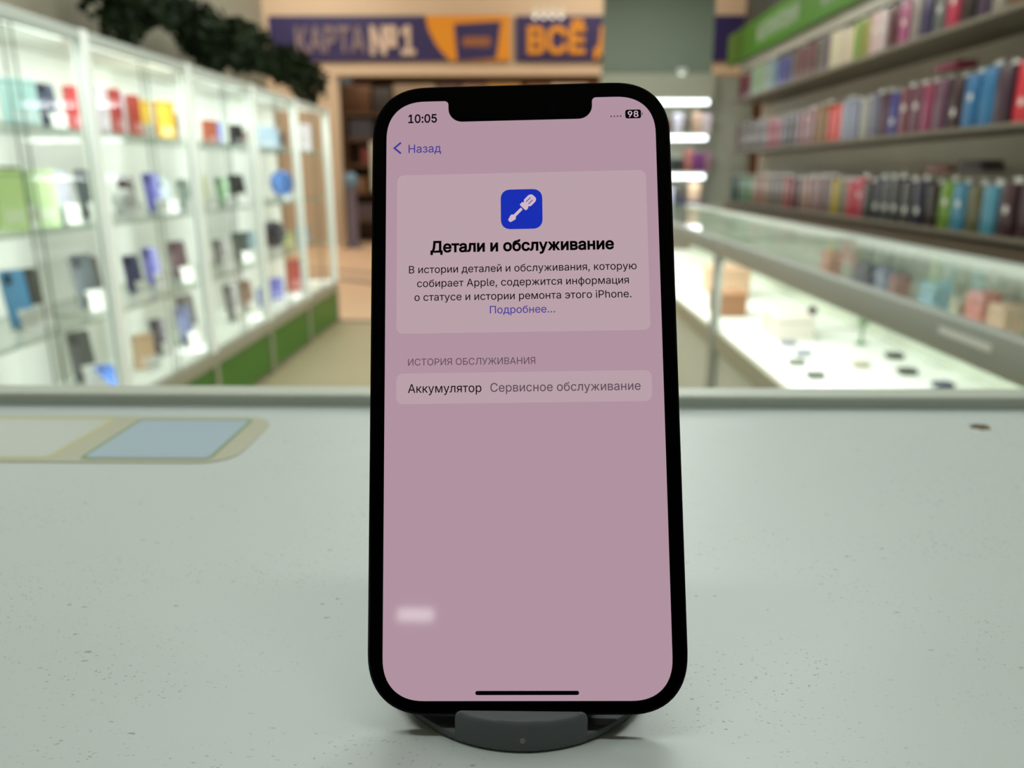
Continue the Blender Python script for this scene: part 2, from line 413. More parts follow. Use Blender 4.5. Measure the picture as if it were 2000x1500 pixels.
'В':(456,['122,0 60,0 60,170 60,339 60,509 120,509 181,509 241,509 276,509 306,503 329,491 352,479 369,462 381,442 392,422 398,399 398,374 398,352 394,334 387,320 379,306 369,294 356,286 344,277 330,271 315,267 315,265 315,264 315,262 331,261 347,255 363,245 379,235 392,221 402,203 413,185 418,163 418,136 418,111 412,87 400,67 388,46 370,30 344,18 319,6 287,0 247,0 184,0', '125,115 125,57 165,57 205,57 245,57 284,57 313,65 330,80 347,95 355,114 355,137 355,154 351,170 342,184 334,198 321,209 306,218 290,227 271,231 248,231 207,231 166,231 125,231 125,173', '125,341 125,285 162,285 200,285 238,285 257,285 273,289 288,296 303,303 315,313 323,326 332,339 336,355 336,372 336,395 328,414 313,429 297,444 273,452 240,452 202,452 163,452 125,452 125,396']),
'Д':(569,['52,-109 32,-109 32,-54 32,1 32,57 46,57 59,57 73,57 81,64 89,74 97,86 104,98 111,113 117,132 123,150 129,172 133,199 138,226 142,257 145,294 151,366 156,437 162,509 268,509 374,509 480,509 480,358 480,207 480,57 499,57 518,57 537,57 537,1 537,-54 537,-109 516,-109 496,-109 475,-109 475,-73 475,-36 475,0 348,0 221,0 94,0 94,-36 94,-73 94,-109 73,-109', '159,70 147,57 237,57 327,57 416,57 416,188 416,320 416,452 351,452 286,452 221,452 217,399 213,347 208,294 205,258 201,225 196,194 191,162 184,135 176,111 168,88']),
'Ж':(668,['345,509 366,509 366,339 366,170 366,0 345,0 323,0 302,0 302,170 302,339 302,509 323,509', '42,0 18,0 73,88 128,176 183,265 132,346 82,427 32,509 58,509 84,509 110,509 153,433 197,358 241,283 303,283 366,283 429,283 472,358 516,433 559,509 585,509 611,509 636,509 586,427 536,346 486,264 540,176 595,88 650,0 625,0 601,0 576,0 530,75 485,150 439,226 369,226 299,226 229,226 183,150 137,75 91,0 67,0']),
'И':(523,['463,170 463,0 442,0 420,0 398,0 398,97 398,194 398,291 398,300 399,312 399,328 400,344 401,362 402,384 402,405 403,428 404,454 408,453 412,453 416,452 400,424 386,400 376,381 365,362 355,345 346,331 338,316 329,303 321,290 260,193 198,97 137,0 111,0 86,0 60,0 60,170 60,339 60,509 82,509 103,509 125,509 125,404 125,300 125,195 125,185 125,172 124,157 124,142 124,126 123,108 122,90 121,72 118,54 116,54 113,55 110,55 119,73 127,90 136,107 145,123 153,138 161,151 169,164 175,174 180,183 249,291 318,400 388,509 413,509 438,509 463,509 463,339']),
'К':(467,['82,0 60,0 60,170 60,339 60,509 82,509 103,509 125,509 125,435 125,361 125,287 148,287 172,287 196,287 251,361 307,435 362,509 388,509 414,509 440,509 377,427 314,344 251,262 317,175 383,87 449,0 423,0 397,0 371,0 313,77 256,154 199,231 174,231 149,231 125,231 125,154 125,77 125,0 103,0']),
'Л':(520,['38,0 32,0 32,19 32,38 32,57 36,57 41,57 45,57 61,57 74,60 84,66 93,73 101,85 107,103 112,120 116,146 119,181 128,290 137,399 146,509 250,509 355,509 460,509 460,339 460,170 460,0 438,0 417,0 395,0 395,151 395,301 395,452 332,452 268,452 205,452 197,360 189,268 182,175 179,145 176,119 170,97 165,75 157,57 147,42 138,28 125,17 109,10 94,3 74,0 51,0 44,0']),
'Н':(517,['82,0 60,0 60,170 60,339 60,509 82,509 103,509 125,509 125,435 125,362 125,289 214,289 303,289 392,289 392,362 392,435 392,509 414,509 435,509 457,509 457,339 457,170 457,0 435,0 414,0 392,0 392,77 392,155 392,232 303,232 214,232 125,232 125,155 125,77 125,0 103,0']),
'О':(533,['311,-7 267,-7 223,-7 184,4 150,25 116,46 90,76 70,115 50,154 40,201 40,254 40,308 50,354 70,393 90,432 116,462 150,484 184,505 223,516 267,516 311,516 350,505 384,484 418,462 444,432 464,393 483,354 493,308 493,254 493,201 483,154 464,115 444,76 418,46 384,25 350,4', '236,53 267,53 297,53 325,61 349,76 374,91 394,114 408,144 423,174 430,211 430,254 430,298 423,335 408,365 394,395 374,417 349,433 325,448 297,456 267,456 236,456 209,448 184,433 159,417 140,394 125,364 111,334 103,297 103,254 103,211 111,174 125,144 140,114 159,92 184,76 209,61']),
'П':(517,['325,509 457,509 457,339 457,170 457,0 435,0 414,0 392,0 392,151 392,301 392,452 303,452 214,452 125,452 125,301 125,151 125,0 103,0 82,0 60,0 60,170 60,339 60,509 192,509']),
'Р':(445,['82,0 60,0 60,170 60,339 60,509 118,509 177,509 235,509 274,509 307,502 332,487 358,473 377,454 390,430 402,405 409,378 409,348 409,317 402,290 390,265 377,241 358,222 332,207 307,193 274,186 235,186 193,186 151,186 109,186 109,205 109,224 109,242 150,242 191,242 233,242 259,242 281,247 297,256 313,265 325,278 333,294 341,310 344,328 344,348 344,368 341,386 333,402 325,417 313,430 297,439 280,448 259,452 232,452 196,452 160,452 125,452 125,301 125,151 125,0 103,0']),
'С':(510,['293,-7 267,-7 223,-7 184,4 150,25 116,46 89,76 70,115 50,154 40,201 40,254 40,308 50,354 70,393 89,432 116,462 150,484 184,505 223,516 267,516 293,516 317,512 340,504 363,497 384,486 402,471 420,457 436,439 448,418 460,398 468,374 473,348 451,348 430,348 408,348 404,366 398,381 389,395 381,408 370,419 357,428 345,438 331,444 315,449 300,454 284,456 267,456 236,456 208,448 184,432 159,417 139,394 125,364 111,334 103,297 103,254 103,211 111,175 125,145 140,115 159,92 184,76 209,61 236,53 267,53 284,53 300,55 315,60 331,65 345,71 357,81 370,90 381,101 389,114 398,128 404,143 408,160 430,160 451,160 473,160 469,135 460,111 448,91 436,70 421,52 402,38 384,23 363,12 341,5 318,-3']),
'Т':(449,['85,452 32,452 32,471 32,490 32,509 160,509 288,509 417,509 417,490 417,471 417,452 363,452 310,452 257,452 257,301 257,151 257,0 235,0 214,0 193,0 193,151 193,301 193,452 139,452']),
'У':(437,['98,0 87,0 87,19 87,38 87,57 99,57 110,57 122,57 139,57 153,60 163,65 173,71 180,80 185,92 189,100 192,108 195,116 136,247 76,378 16,509 40,509 64,509 87,509 109,458 132,407 154,357 166,330 176,305 185,282 194,259 202,237 209,215 216,194 224,171 232,149 226,149 220,149 214,149 224,179 236,211 248,245 259,278 273,316 290,357 310,407 330,458 351,509 374,509 397,509 420,509 361,367 303,226 244,84 237,68 229,53 220,40 211,28 199,18 184,11 168,4 147,0 121,0 110,0']),
'Я':(449,['389,170 389,0 367,0 346,0 324,0 324,151 324,301 324,452 288,452 252,452 216,452 190,452 168,448 152,440 135,431 123,420 115,405 108,390 104,372 104,352 104,332 108,315 115,300 123,286 135,275 152,267 168,259 189,255 216,255 262,255 307,255 353,255 353,236 353,217 353,198 306,198 260,198 213,198 174,198 142,204 116,217 91,230 71,248 59,271 46,295 40,321 40,352 40,382 46,410 59,433 71,457 90,475 116,489 142,502 174,509 213,509 272,509 330,509 389,509 389,339', '137,76 96,0 71,0 46,0 22,0 63,76 105,153 146,229 171,229 195,229 219,229 178,153']),
'а':(389,['182,-9 160,-9 136,-9 114,-4 94,5 75,14 59,27 48,45 36,62 30,83 30,108 30,130 35,147 43,161 52,175 63,185 78,193 92,201 108,207 125,211 143,215 160,218 178,220 201,223 219,225 234,227 248,228 258,231 265,235 272,239 276,245 276,255 276,255 276,256 276,257 276,272 273,286 267,297 261,308 252,316 240,322 228,328 213,331 196,331 178,331 162,328 149,322 136,317 126,309 118,301 110,292 104,283 100,274 80,280 61,285 41,291 50,314 62,332 79,346 95,360 113,369 133,375 153,381 173,384 194,384 208,384 223,383 239,379 255,376 271,370 286,360 301,351 313,338 322,320 332,303 337,280 337,251 337,168 337,84 337,0 317,0 297,0 277,0 277,17 277,35 277,52 275,52 274,52 272,52 268,43 261,34 252,25 243,15 230,7 215,1 200,-5', '155,45 170,45 193,45 212,50 228,59 243,68 255,79 263,93 271,107 276,122 276,138 276,155 276,173 276,190 273,187 268,184 259,182 251,180 242,178 231,176 221,174 210,172 200,171 190,170 182,169 175,168 161,166 147,163 134,159 121,154 111,148 103,139 96,131 92,119 92,105 92,92 95,81 102,72 109,63 118,57 130,52 142,48']),
'б':(411,['240,-8 208,-8 175,-8 145,0 119,15 93,31 73,53 57,82 42,111 34,145 34,185 34,189 34,194 34,198 34,237 36,272 41,301 46,330 53,355 62,376 72,396 85,413 101,426 117,439 136,449 159,455 182,462 208,466 238,468 254,469 265,471 273,475 281,478 287,482 290,488 293,493 294,500 294,509 312,509 330,509 349,509 349,490 345,474 338,461 331,448 320,438 304,431 287,424 266,419 238,417 204,415 176,409 155,401 134,392 117,377 107,356 96,335 88,305 85,266 85,266 86,266 86,266 93,283 104,299 118,314 132,329 148,341 167,350 186,359 207,363 229,363 257,363 282,355 304,339 327,323 344,302 357,274 371,247 377,216 377,181 377,145 370,113 355,84 341,56 321,33 295,17 270,0', '185,46 208,46 231,46 250,51 266,62 282,72 295,88 303,108 312,127 316,151 316,178 316,206 312,229 304,249 296,268 284,283 268,294 252,304 233,310 211,310 188,310 168,304 151,293 133,281 120,265 110,245 100,225 96,202 96,175 96,150 100,128 109,109 118,89 131,74 148,62 165,51']),
'в':(392,['112,0 53,0 53,126 53,253 53,379 104,379 156,379 208,379 249,379 282,370 307,352 331,334 343,309 343,278 343,256 337,238 324,226 310,213 293,204 270,199 285,197 299,192 312,185 325,177 337,166 345,152 354,139 358,122 358,102 358,83 353,65 343,50 333,34 318,22 300,13 281,4 258,0 232,0 172,0', '111,93 111,56 151,56 192,56 232,56 252,56 267,60 279,70 290,79 295,92 295,108 295,127 290,142 279,153 267,164 252,169 232,169 192,169 151,169 111,169 111,131', '111,255 111,220 143,220 176,220 209,220 232,220 250,225 263,234 276,244 282,257 282,273 282,289 275,301 262,310 249,319 231,324 208,324 176,324 143,324 111,324 111,289']),
'г':(304,['211,379 290,379 290,361 290,342 290,323 231,323 172,323 114,323 114,215 114,108 114,0 93,0 73,0 53,0 53,126 53,253 53,379 132,379']),
'д':(427,['33,-110 13,-110 13,-54 13,1 13,56 23,56 34,56 44,56 52,64 59,73 65,82 70,92 75,103 79,116 83,129 87,145 90,164 93,182 95,205 98,231 102,280 106,330 110,379 192,379 274,379 356,379 356,272 356,164 356,56 375,56 395,56 414,56 414,1 414,-54 414,-110 394,-110 374,-110 353,-110 353,-73 353,-37 353,0 260,0 167,0 74,0 74,-37 74,-73 74,-110 54,-110', '127,74 114,56 174,56 235,56 295,56 295,145 295,234 295,323 252,323 209,323 166,323 163,292 160,262 157,231 154,191 149,156 143,127 136,97']),
'е':(404,['238,-8 212,-8 175,-8 143,0 117,16 90,33 70,56 56,85 41,114 34,148 34,187 34,226 41,260 55,290 69,319 89,343 115,359 141,376 171,384 205,384 226,384 246,381 266,374 285,367 303,356 319,341 335,326 348,306 357,282 366,258 371,228 371,194 371,186 371,178 371,169 272,169 174,169 75,169 75,187 75,204 75,221 163,221 250,221 338,221 329,215 319,208 310,202 310,227 306,249 298,269 290,288 278,303 263,314 247,325 228,330 205,330 182,330 163,325 146,313 130,302 118,288 109,270 100,251 96,232 96,211 96,200 96,189 96,178 96,150 101,126 110,106 120,87 134,72 151,61 168,51 189,46 212,46 228,46 241,48 254,53 266,57 277,64 285,73 294,82 301,93 306,105 325,101 345,96 365,91 359,71 349,54 335,39 321,24 303,13 283,4 262,-4']),
'ж':(563,['46,0 21,0 72,64 123,129 174,193 124,255 73,317 23,379 47,379 71,379 95,379 137,326 179,272 221,218 231,218 241,218 252,218 252,272 252,326 252,379 272,379 292,379 313,379 313,326 313,272 313,218 323,218 333,218 342,218 384,272 426,326 468,379 492,379 516,379 541,379 490,317 440,255 390,193 441,129 492,64 543,0 518,0 493,0 469,0 426,54 384,108 342,162 332,162 322,162 313,162 313,108 313,54 313,0 292,0 272,0 252,0 252,54 252,108 252,162 242,162 232,162 223,162 180,108 137,54 95,0 70,0']),
'з':(344,['199,-4 171,-4 146,-4 122,0 101,8 80,16 63,28 51,43 38,58 32,75 31,95 52,95 73,95 94,95 94,82 102,70 117,61 132,52 150,47 171,47 194,47 213,53 227,65 242,76 249,91 249,109 249,127 241,142 226,154 210,165 189,171 163,171 154,171 146,171 138,171 138,186 138,202 138,217 146,217 154,217 163,217 184,217 202,222 217,233 231,244 238,258 238,276 238,293 232,307 220,318 208,329 192,334 173,334 153,334 136,329 122,319 107,310 99,297 99,281 79,281 59,281 40,281 40,301 46,319 59,335 71,350 87,362 107,371 127,379 149,384 173,384 199,384 221,379 239,370 258,360 272,348 283,332 293,316 298,298 298,279 298,257 291,238 277,224 263,210 246,201 225,197 225,196 225,195 225,194 254,190 276,180 291,164 305,148 313,128 313,104 313,84 307,65 294,48 282,32 266,19 244,10 223,0']),
'и':(411,['358,126 358,0 337,0 317,0 296,0 296,91 296,183 296,274 295,274 294,274 293,274 232,183 172,91 111,0 91,0 72,0 53,0 53,126 53,253 53,379 73,379 93,379 114,379 114,287 114,196 114,104 115,104 116,104 118,104 178,196 239,287 300,379 319,379 338,379 358,379 358,253']),
'й':(411,['358,126 358,0 337,0 317,0 296,0 296,91 296,183 296,274 295,274 294,274 293,274 232,183 172,91 111,0 91,0 72,0 53,0 53,126 53,253 53,379 73,379 93,379 114,379 114,287 114,196 114,104 115,104 116,104 118,104 178,196 239,287 300,379 319,379 338,379 358,379 358,253', '224,433 205,433 187,433 170,437 155,446 141,454 129,466 120,481 111,495 107,511 107,529 121,529 136,529 151,529 151,514 156,501 166,491 177,481 189,476 205,476 221,476 234,481 244,491 254,501 259,514 259,529 274,529 289,529 304,529 304,511 300,495 291,481 282,466 270,455 256,446 241,437']),
'к':(376,['73,0 53,0 53,126 53,253 53,379 73,379 93,379 114,379 114,325 114,270 114,215 127,215 139,215 152,215 198,270 243,325 288,379 314,379 340,379 366,379 315,318 264,257 213,196 265,131 316,65 368,0 342,0 316,0 290,0 249,53 208,106 167,159 149,159 131,159 114,159 114,106 114,53 114,0 93,0']),
'л':(401,['13,0 6,0 6,19 6,38 6,56 11,56 16,56 20,56 32,56 41,58 48,63 56,67 62,75 67,86 72,97 75,112 78,133 81,153 83,179 84,211 86,267 89,323 91,379 177,379 262,379 348,379 348,253 348,126 348,0 327,0 307,0 286,0 286,108 286,215 286,323 241,323 195,323 149,323 147,278 145,234 143,189 141,147 136,112 129,84 122,56 110,35 94,21 78,7 56,0 27,0 20,0']),
'м':(535,['73,0 53,0 53,126 53,253 53,379 83,379 114,379 144,379 174,309 203,238 232,168 237,155 242,144 246,132 250,121 253,110 257,100 260,90 263,80 265,70 268,61 271,51 273,41 270,41 266,41 263,41 265,50 267,60 270,69 273,79 275,89 278,100 281,110 285,121 289,132 293,143 298,155 303,168 332,238 361,309 390,379 421,379 451,379 482,379 482,253 482,126 482,0 462,0 441,0 421,0 421,66 421,132 421,197 421,211 421,224 421,237 421,250 421,263 422,276 422,288 422,302 422,315 423,328 423,341 423,354 425,354 428,354 430,354 425,335 420,317 415,300 410,284 405,268 399,252 393,236 385,218 377,198 349,132 322,66 294,0 276,0 258,0 240,0 212,66 184,132 156,198 148,217 141,235 135,252 129,268 123,284 118,300 113,317 108,335 102,354 105,354 108,354 111,354 112,343 112,331 112,318 112,305 113,292 113,279 113,265 113,252 113,238 113,225 113,211 113,197 113,132 113,66 113,0 93,0']),
'н':(409,['239,223 309,223 309,204 309,185 309,167 239,167 169,167 99,167 99,185 99,204 99,223 169,223', '93,379 114,379 114,253 114,126 114,0 93,0 73,0 53,0 53,126 53,253 53,379 73,379', '335,379 356,379 356,253 356,126 356,0 335,0 315,0 295,0 295,126 295,253 295,379 315,379']),
'о':(415,['242,-8 207,-8 173,-8 143,0 117,16 91,33 71,56 56,85 41,114 34,149 34,187 34,227 41,262 56,291 71,321 91,343 117,360 143,376 173,384 207,384 242,384 273,376 299,360 325,343 345,321 359,291 374,262 381,227 381,187 381,149 374,114 359,85 345,56 325,33 299,16 273,0', '182,46 207,46 233,46 254,53 270,66 287,79 299,96 307,117 315,139 319,162 319,187 319,213 315,236 307,258 299,280 287,297 270,310 254,323 233,330 207,330 182,330 161,323 145,310 129,297 116,280 108,258 100,237 96,213 96,187 96,162 100,139 108,117 116,96 129,79 145,66 161,53']),
'р':(424,['73,-143 53,-143 53,31 53,205 53,379 72,379 92,379 112,379 112,359 112,339 112,319 114,319 116,319 118,319 123,327 129,336 137,346 145,356 157,365 171,373 186,381 205,384 229,384 261,384 289,376 313,361 337,345 356,322 370,293 383,263 390,229 390,189 390,149 383,114 370,84 356,55 337,32 313,16 289,0 261,-8 229,-8 206,-8 187,-4 173,4 158,12 146,21 138,31 130,42 123,51 118,59 117,59 115,59 114,59 114,-8 114,-76 114,-143 93,-143', '197,47 220,47 244,47 263,53 279,66 295,78 308,95 316,117 324,138 328,162 328,189 328,216 324,240 316,261 308,282 296,299 280,311 264,324 244,330 220,330 197,330 177,324 161,312 145,300 133,284 125,263 117,242 113,217 113,189 113,161 117,136 125,115 133,94 146,77 162,65 178,53']),
'с':(396,['226,-8 207,-8 173,-8 143,0 117,16 91,33 71,56 56,85 41,114 34,149 34,187 34,227 41,262 56,291 71,321 91,343 117,360 143,376 173,384 207,384 226,384 243,382 260,377 276,372 292,365 305,356 319,347 330,335 340,322 350,309 357,294 362,277 342,272 322,267 303,262 300,272 296,281 290,289 285,297 278,305 270,311 262,317 253,322 242,325 232,328 220,330 207,330 182,330 161,323 145,310 129,297 116,280 108,258 100,237 96,213 96,187 96,162 100,139 108,117 116,96 129,79 145,66 161,53 182,46 207,46 220,46 232,48 243,52 253,55 263,60 271,66 279,72 286,80 292,89 297,97 301,107 304,117 324,112 343,107 363,102 358,85 351,70 341,56 332,43 320,31 306,21 293,12 277,4 261,-1 244,-6']),
'т':(325,['153,0 132,0 132,108 132,216 132,325 90,325 48,325 6,325 6,343 6,361 6,379 111,379 215,379 319,379 319,361 319,343 319,325 277,325 235,325 193,325 193,216 193,108 193,0 173,0']),
'у':(389,['51,-140 47,-139 52,-121 57,-103 61,-86 65,-86 68,-87 71,-87 83,-90 94,-91 104,-89 114,-87 122,-82 130,-74 138,-66 145,-53 151,-36 155,-24 159,-13 163,-1 114,126 66,252 17,379 40,379 62,379 84,379 111,305 138,230 165,155 174,132 181,109 187,87 193,64 199,42 206,21 198,21 191,21 184,21 190,42 196,64 202,87 209,110 216,132 224,155 251,230 278,305 305,379 327,379 349,379 371,379 316,234 260,88 204,-58 196,-78 187,-94 177,-107 166,-120 153,-129 139,-136 125,-142 109,-145 91,-145 81,-145 72,-144 65,-143 57,-142']),
'ф':(477,['228,-8 208,-8 174,-8 143,0 117,16 91,33 71,56 56,85 41,114 34,149 34,187 34,227 41,262 56,291 71,321 91,343 117,360 143,376 174,384 208,384 228,384 249,384 269,384 304,384 334,376 360,360 386,343 406,321 421,291 436,262 443,227 443,187 443,149 436,114 421,85 406,56 386,33 360,16 334,0 304,-8 269,-8 249,-8', '183,43 208,43 228,43 249,43 269,43 295,43 316,50 332,64 349,77 361,95 370,117 378,139 382,162 382,187 382,213 378,237 370,260 361,282 349,300 332,314 316,328 295,335 269,335 249,335 228,335 208,335 183,335 162,328 145,314 129,300 116,282 108,260 99,237 95,213 95,187 95,162 99,139 108,117 116,95 128,77 145,64 162,50', '228,-143 208,-143 208,74 208,292 208,509 228,509 249,509 269,509 269,292 269,74 269,-143 249,-143']),
'ц':(415,['154,0 53,0 53,126 53,253 53,379 73,379 93,379 114,379 114,272 114,164 114,56 174,56 234,56 294,56 294,164 294,272 294,379 315,379 335,379 355,379 355,253 355,126 355,0 254,0', '364,-109 344,-109 344,-73 344,-36 344,0 335,0 327,0 318,0 318,19 318,38 318,56 347,56 376,56 405,56 405,1 405,-54 405,-109 385,-109']),
'э':(396,['223,-8 188,-8 170,-8 152,-6 135,-1 118,4 103,12 89,21 76,31 64,43 55,56 45,70 38,85 33,102 52,107 72,112 91,117 94,107 98,97 104,89 110,80 117,72 125,66 133,60 143,55 153,52 164,48 175,46 188,46 213,46 234,53 251,66 267,79 279,96 287,117 295,139 299,162 299,187 299,213 295,237 287,258 279,280 267,297 251,310 234,323 213,330 188,330 176,330 164,328 154,325 143,322 134,317 126,311 118,305 111,297 105,289 100,281 96,272 93,262 73,267 54,272 34,277 39,294 46,309 56,322 65,335 77,347 91,356 104,365 119,372 136,377 152,382 170,384 188,384 223,384 253,376 279,360 305,343 325,321 340,291 354,262 362,227 362,187 362,149 354,114 340,85 325,56 305,33 279,16 253,0', '309,181 309,163 250,163 191,163 132,163 132,181 132,199 132,218 191,218 250,218 309,218 309,199']),
'ю':(585,['72,0 53,0 53,126 53,253 53,379 72,379 91,379 111,379 111,253 111,126 111,0 91,0', '143,162 97,162 97,180 97,199 97,217 143,217 189,217 235,217 235,199 235,180 235,162 189,162', '412,-8 377,-8 342,-8 312,0 286,16 260,33 240,56 226,85 211,114 204,149 204,187 204,227 211,262 226,291 240,321 260,343 286,360 312,376 342,384 377,384 412,384 442,376 468,360 494,343 514,321 529,291 543,262 550,227 550,187 550,149 543,114 529,85 514,56 494,33 468,16 442,0', '352,46 377,46 402,46 423,53 440,66 456,79 469,96 477,117 485,139 489,162 489,187 489,213 485,236 477,258 469,280 456,297 440,310 423,323 402,330 377,330 352,330 331,323 315,310 298,297 286,280 278,258 270,237 266,213 266,187 266,162 270,139 278,117 286,96 298,79 315,66 331,53']),
'я':(385,['332,126 332,0 312,0 292,0 271,0 271,109 271,217 271,326 242,326 213,326 184,326 152,326 128,320 114,309 100,297 93,281 93,259 93,238 100,222 114,211 129,199 152,194 184,194 222,194 260,194 298,194 298,177 298,159 298,142 258,142 219,142 180,142 130,142 93,153 68,174 44,196 32,224 32,259 32,295 44,324 68,346 93,368 130,379 180,379 230,379 281,379 332,379 332,253', '120,57 85,0 62,0 38,0 15,0 51,57 86,114 122,172 144,172 167,172 190,172 155,114']),
'…':(588,['111,-4 98,-4 85,-4 75,0 66,9 57,18 52,28 52,41 52,54 57,65 66,73 75,82 85,87 98,87 111,87 122,82 130,73 139,65 144,54 144,41 144,28 139,18 130,9 122,0', '307,-4 294,-4 281,-4 271,0 262,9 253,18 248,28 248,41 248,54 253,65 262,73 271,82 281,87 294,87 307,87 318,82 326,73 335,65 340,54 340,41 340,28 335,18 326,9 318,0', '503,-4 490,-4 478,-4 467,0 458,9 449,18 445,28 445,41 445,54 449,65 458,73 467,82 478,87 490,87 503,87 514,82 523,73 532,65 536,54 536,41 536,28 532,18 523,9 514,0']),
'№':(761,['81,0 60,0 60,170 60,339 60,509 81,509 101,509 122,509 197,379 273,250 349,121 350,121 352,121 353,121 353,250 353,379 353,509 374,509 395,509 416,509 416,339 416,170 416,0 396,0 375,0 355,0 280,128 204,257 129,385 127,385 125,385 124,385 124,257 124,128 124,0 102,0', '551,153 479,153 479,170 479,188 479,205 551,205 624,205 696,205 696,188 696,170 696,153 624,153', '611,249 587,249 563,249 542,253 524,263 506,273 492,287 483,304 473,322 468,342 468,366 468,377 468,388 468,399 468,422 473,443 482,461 492,478 506,492 524,502 541,511 562,516 587,516 611,516 632,511 650,502 668,492 681,478 691,460 700,443 705,422 705,399 705,388 705,377 705,366 705,342 700,321 691,304 681,286 668,273 650,263 632,253', '567,298 587,298 606,298 621,305 630,317 640,329 645,345 645,366 645,377 645,388 645,399 644,419 640,435 630,447 621,459 606,465 587,465 567,465 552,459 543,447 533,435 528,419 528,399 528,388 528,377 528,366 528,345 533,329 543,317 552,304']),
}

# ---------------------------------------------------------------- lettering (outline glyphs)
def text_obj(name, s, width, cap, m, parent, mx, weight=0.0, res=3, thick=0.0):
    """flat lettering fitted to `width`; baseline-left at the local origin of mx (xy plane); cap = capital height"""
    sc = cap / 509.0
    adv = sum(G[c][0] for c in s)
    first, last = G[s[0]], G[s[-1]]
    lsb = min(float(p.split(',')[0]) for sp in first[1] for p in sp.split())
    rsb = last[0] - max(float(p.split(',')[0]) for sp in last[1] for p in sp.split())
    sx = width / ((adv - lsb - rsb) * sc)
    off = weight * 509.0
    verts, faces = [], []
    x = -lsb
    for c in s:
        a, sps = G[c]
        vs, loops = [], []
        for sp in sps:
            pts = [tuple(map(float, p.split(','))) for p in sp.split()]
            n = len(pts) // 3
            poly = []
            for i in range(n):
                p0, h0 = Vector(pts[3 * i + 1]), Vector(pts[3 * i + 2])
                h1, p1 = Vector(pts[(3 * i + 3) % (3 * n)]), Vector(pts[(3 * i + 4) % (3 * n)])
                d = (p1 - p0)
                straight = d.length < 1e-6 or (abs(d.cross(h0 - p0)) / d.length < 1.5 and abs(d.cross(h1 - p0)) / d.length < 1.5)
                for k_ in range(1 if straight else res + 2):
                    t_ = k_ / (res + 2)
                    q = p0 * (1 - t_) ** 3 + h0 * 3 * t_ * (1 - t_) ** 2 + h1 * 3 * t_ ** 2 * (1 - t_) + p1 * t_ ** 3
                    if not poly or (q - poly[-1]).length > 1.0:
                        poly.append(q)
            if (poly[0] - poly[-1]).length < 1.0:
                poly.pop()
            if off:
                m_ = len(poly)
                out = []
                for i in range(m_):
                    e0 = (poly[i] - poly[i - 1]).normalized()
                    e1 = (poly[(i + 1) % m_] - poly[i]).normalized()
                    n0, n1 = Vector((-e0.y, e0.x)), Vector((-e1.y, e1.x))
                    bis = n0 + n1
                    ln = max(0.5, (bis.length / 2) ** 2)
                    out.append(poly[i] + bis / 2 / ln * off)
                poly = out
            loops.append(list(range(len(vs), len(vs) + len(poly))))
            vs += [Vector((q.x + x, q.y)) for q in poly]
        if vs:
            edges = [(l[i], l[(i + 1) % len(l)]) for l in loops for i in range(len(l))]
            r_ = delaunay_2d_cdt(vs, edges, [], 0, 1e-4)
            keep = []
            for f in r_[2]:
                cx, cy = sum(r_[0][i].x for i in f) / len(f), sum(r_[0][i].y for i in f) / len(f)
                wn = 0
                for i, j in edges:
                    (ax_, ay), (bx, by) = vs[i], vs[j]
                    if (ay <= cy) != (by <= cy):
                        side = (bx - ax_) * (cy - ay) - (cx - ax_) * (by - ay)
                        if by > ay and side > 0:
                            wn += 1
                        elif by <= ay and side < 0:
                            wn -= 1
                if wn:
                    keep.append(f)
            b0 = len(verts)
            verts += [mx @ Vector((v.x * sc * sx, v.y * sc, 0)) for v in r_[0]]
            faces += [[b0 + i for i in f] for f in keep]
        x += a
    me = bpy.data.meshes.new(name)
    me.from_pydata(verts, [], faces)
    bm = bmesh.new()
    bm.from_mesh(me)
    want = (mx.to_3x3() @ Vector((0, 0, 1)))
    for f in bm.faces:
        f.normal_update()
        if f.normal.dot(want) < 0:
            f.normal_flip()
    if thick:
        ex = bmesh.ops.extrude_face_region(bm, geom=bm.faces[:])
        bmesh.ops.translate(bm, verts=[v for v in ex['geom'] if isinstance(v, bmesh.types.BMVert)], vec=want.normalized() * thick)
        bmesh.ops.recalc_face_normals(bm, faces=bm.faces[:])
    bm.to_mesh(me)
    bm.free()
    me.materials.append(m)
    o = bpy.data.objects.new(name, me)
    COL.objects.link(o)
    if parent:
        o.parent = parent
    return o


def corner_rect(x0, x1, y0, y1, r, n=10, e=2.0):
    """rounded rectangle outline (ccw); e>2 gives the softer continuous corner"""
    pts = []
    for cx, cy, a0 in ((x1 - r, y0 + r, -90), (x1 - r, y1 - r, 0), (x0 + r, y1 - r, 90), (x0 + r, y0 + r, 180)):
        for i in range(n + 1):
            a = radians(a0 + 90 * i / n)
            c, s_ = cos(a), sin(a)
            pts.append((cx + r * math.copysign(abs(c) ** (2 / e), c), cy + r * math.copysign(abs(s_) ** (2 / e), s_)))
    return pts


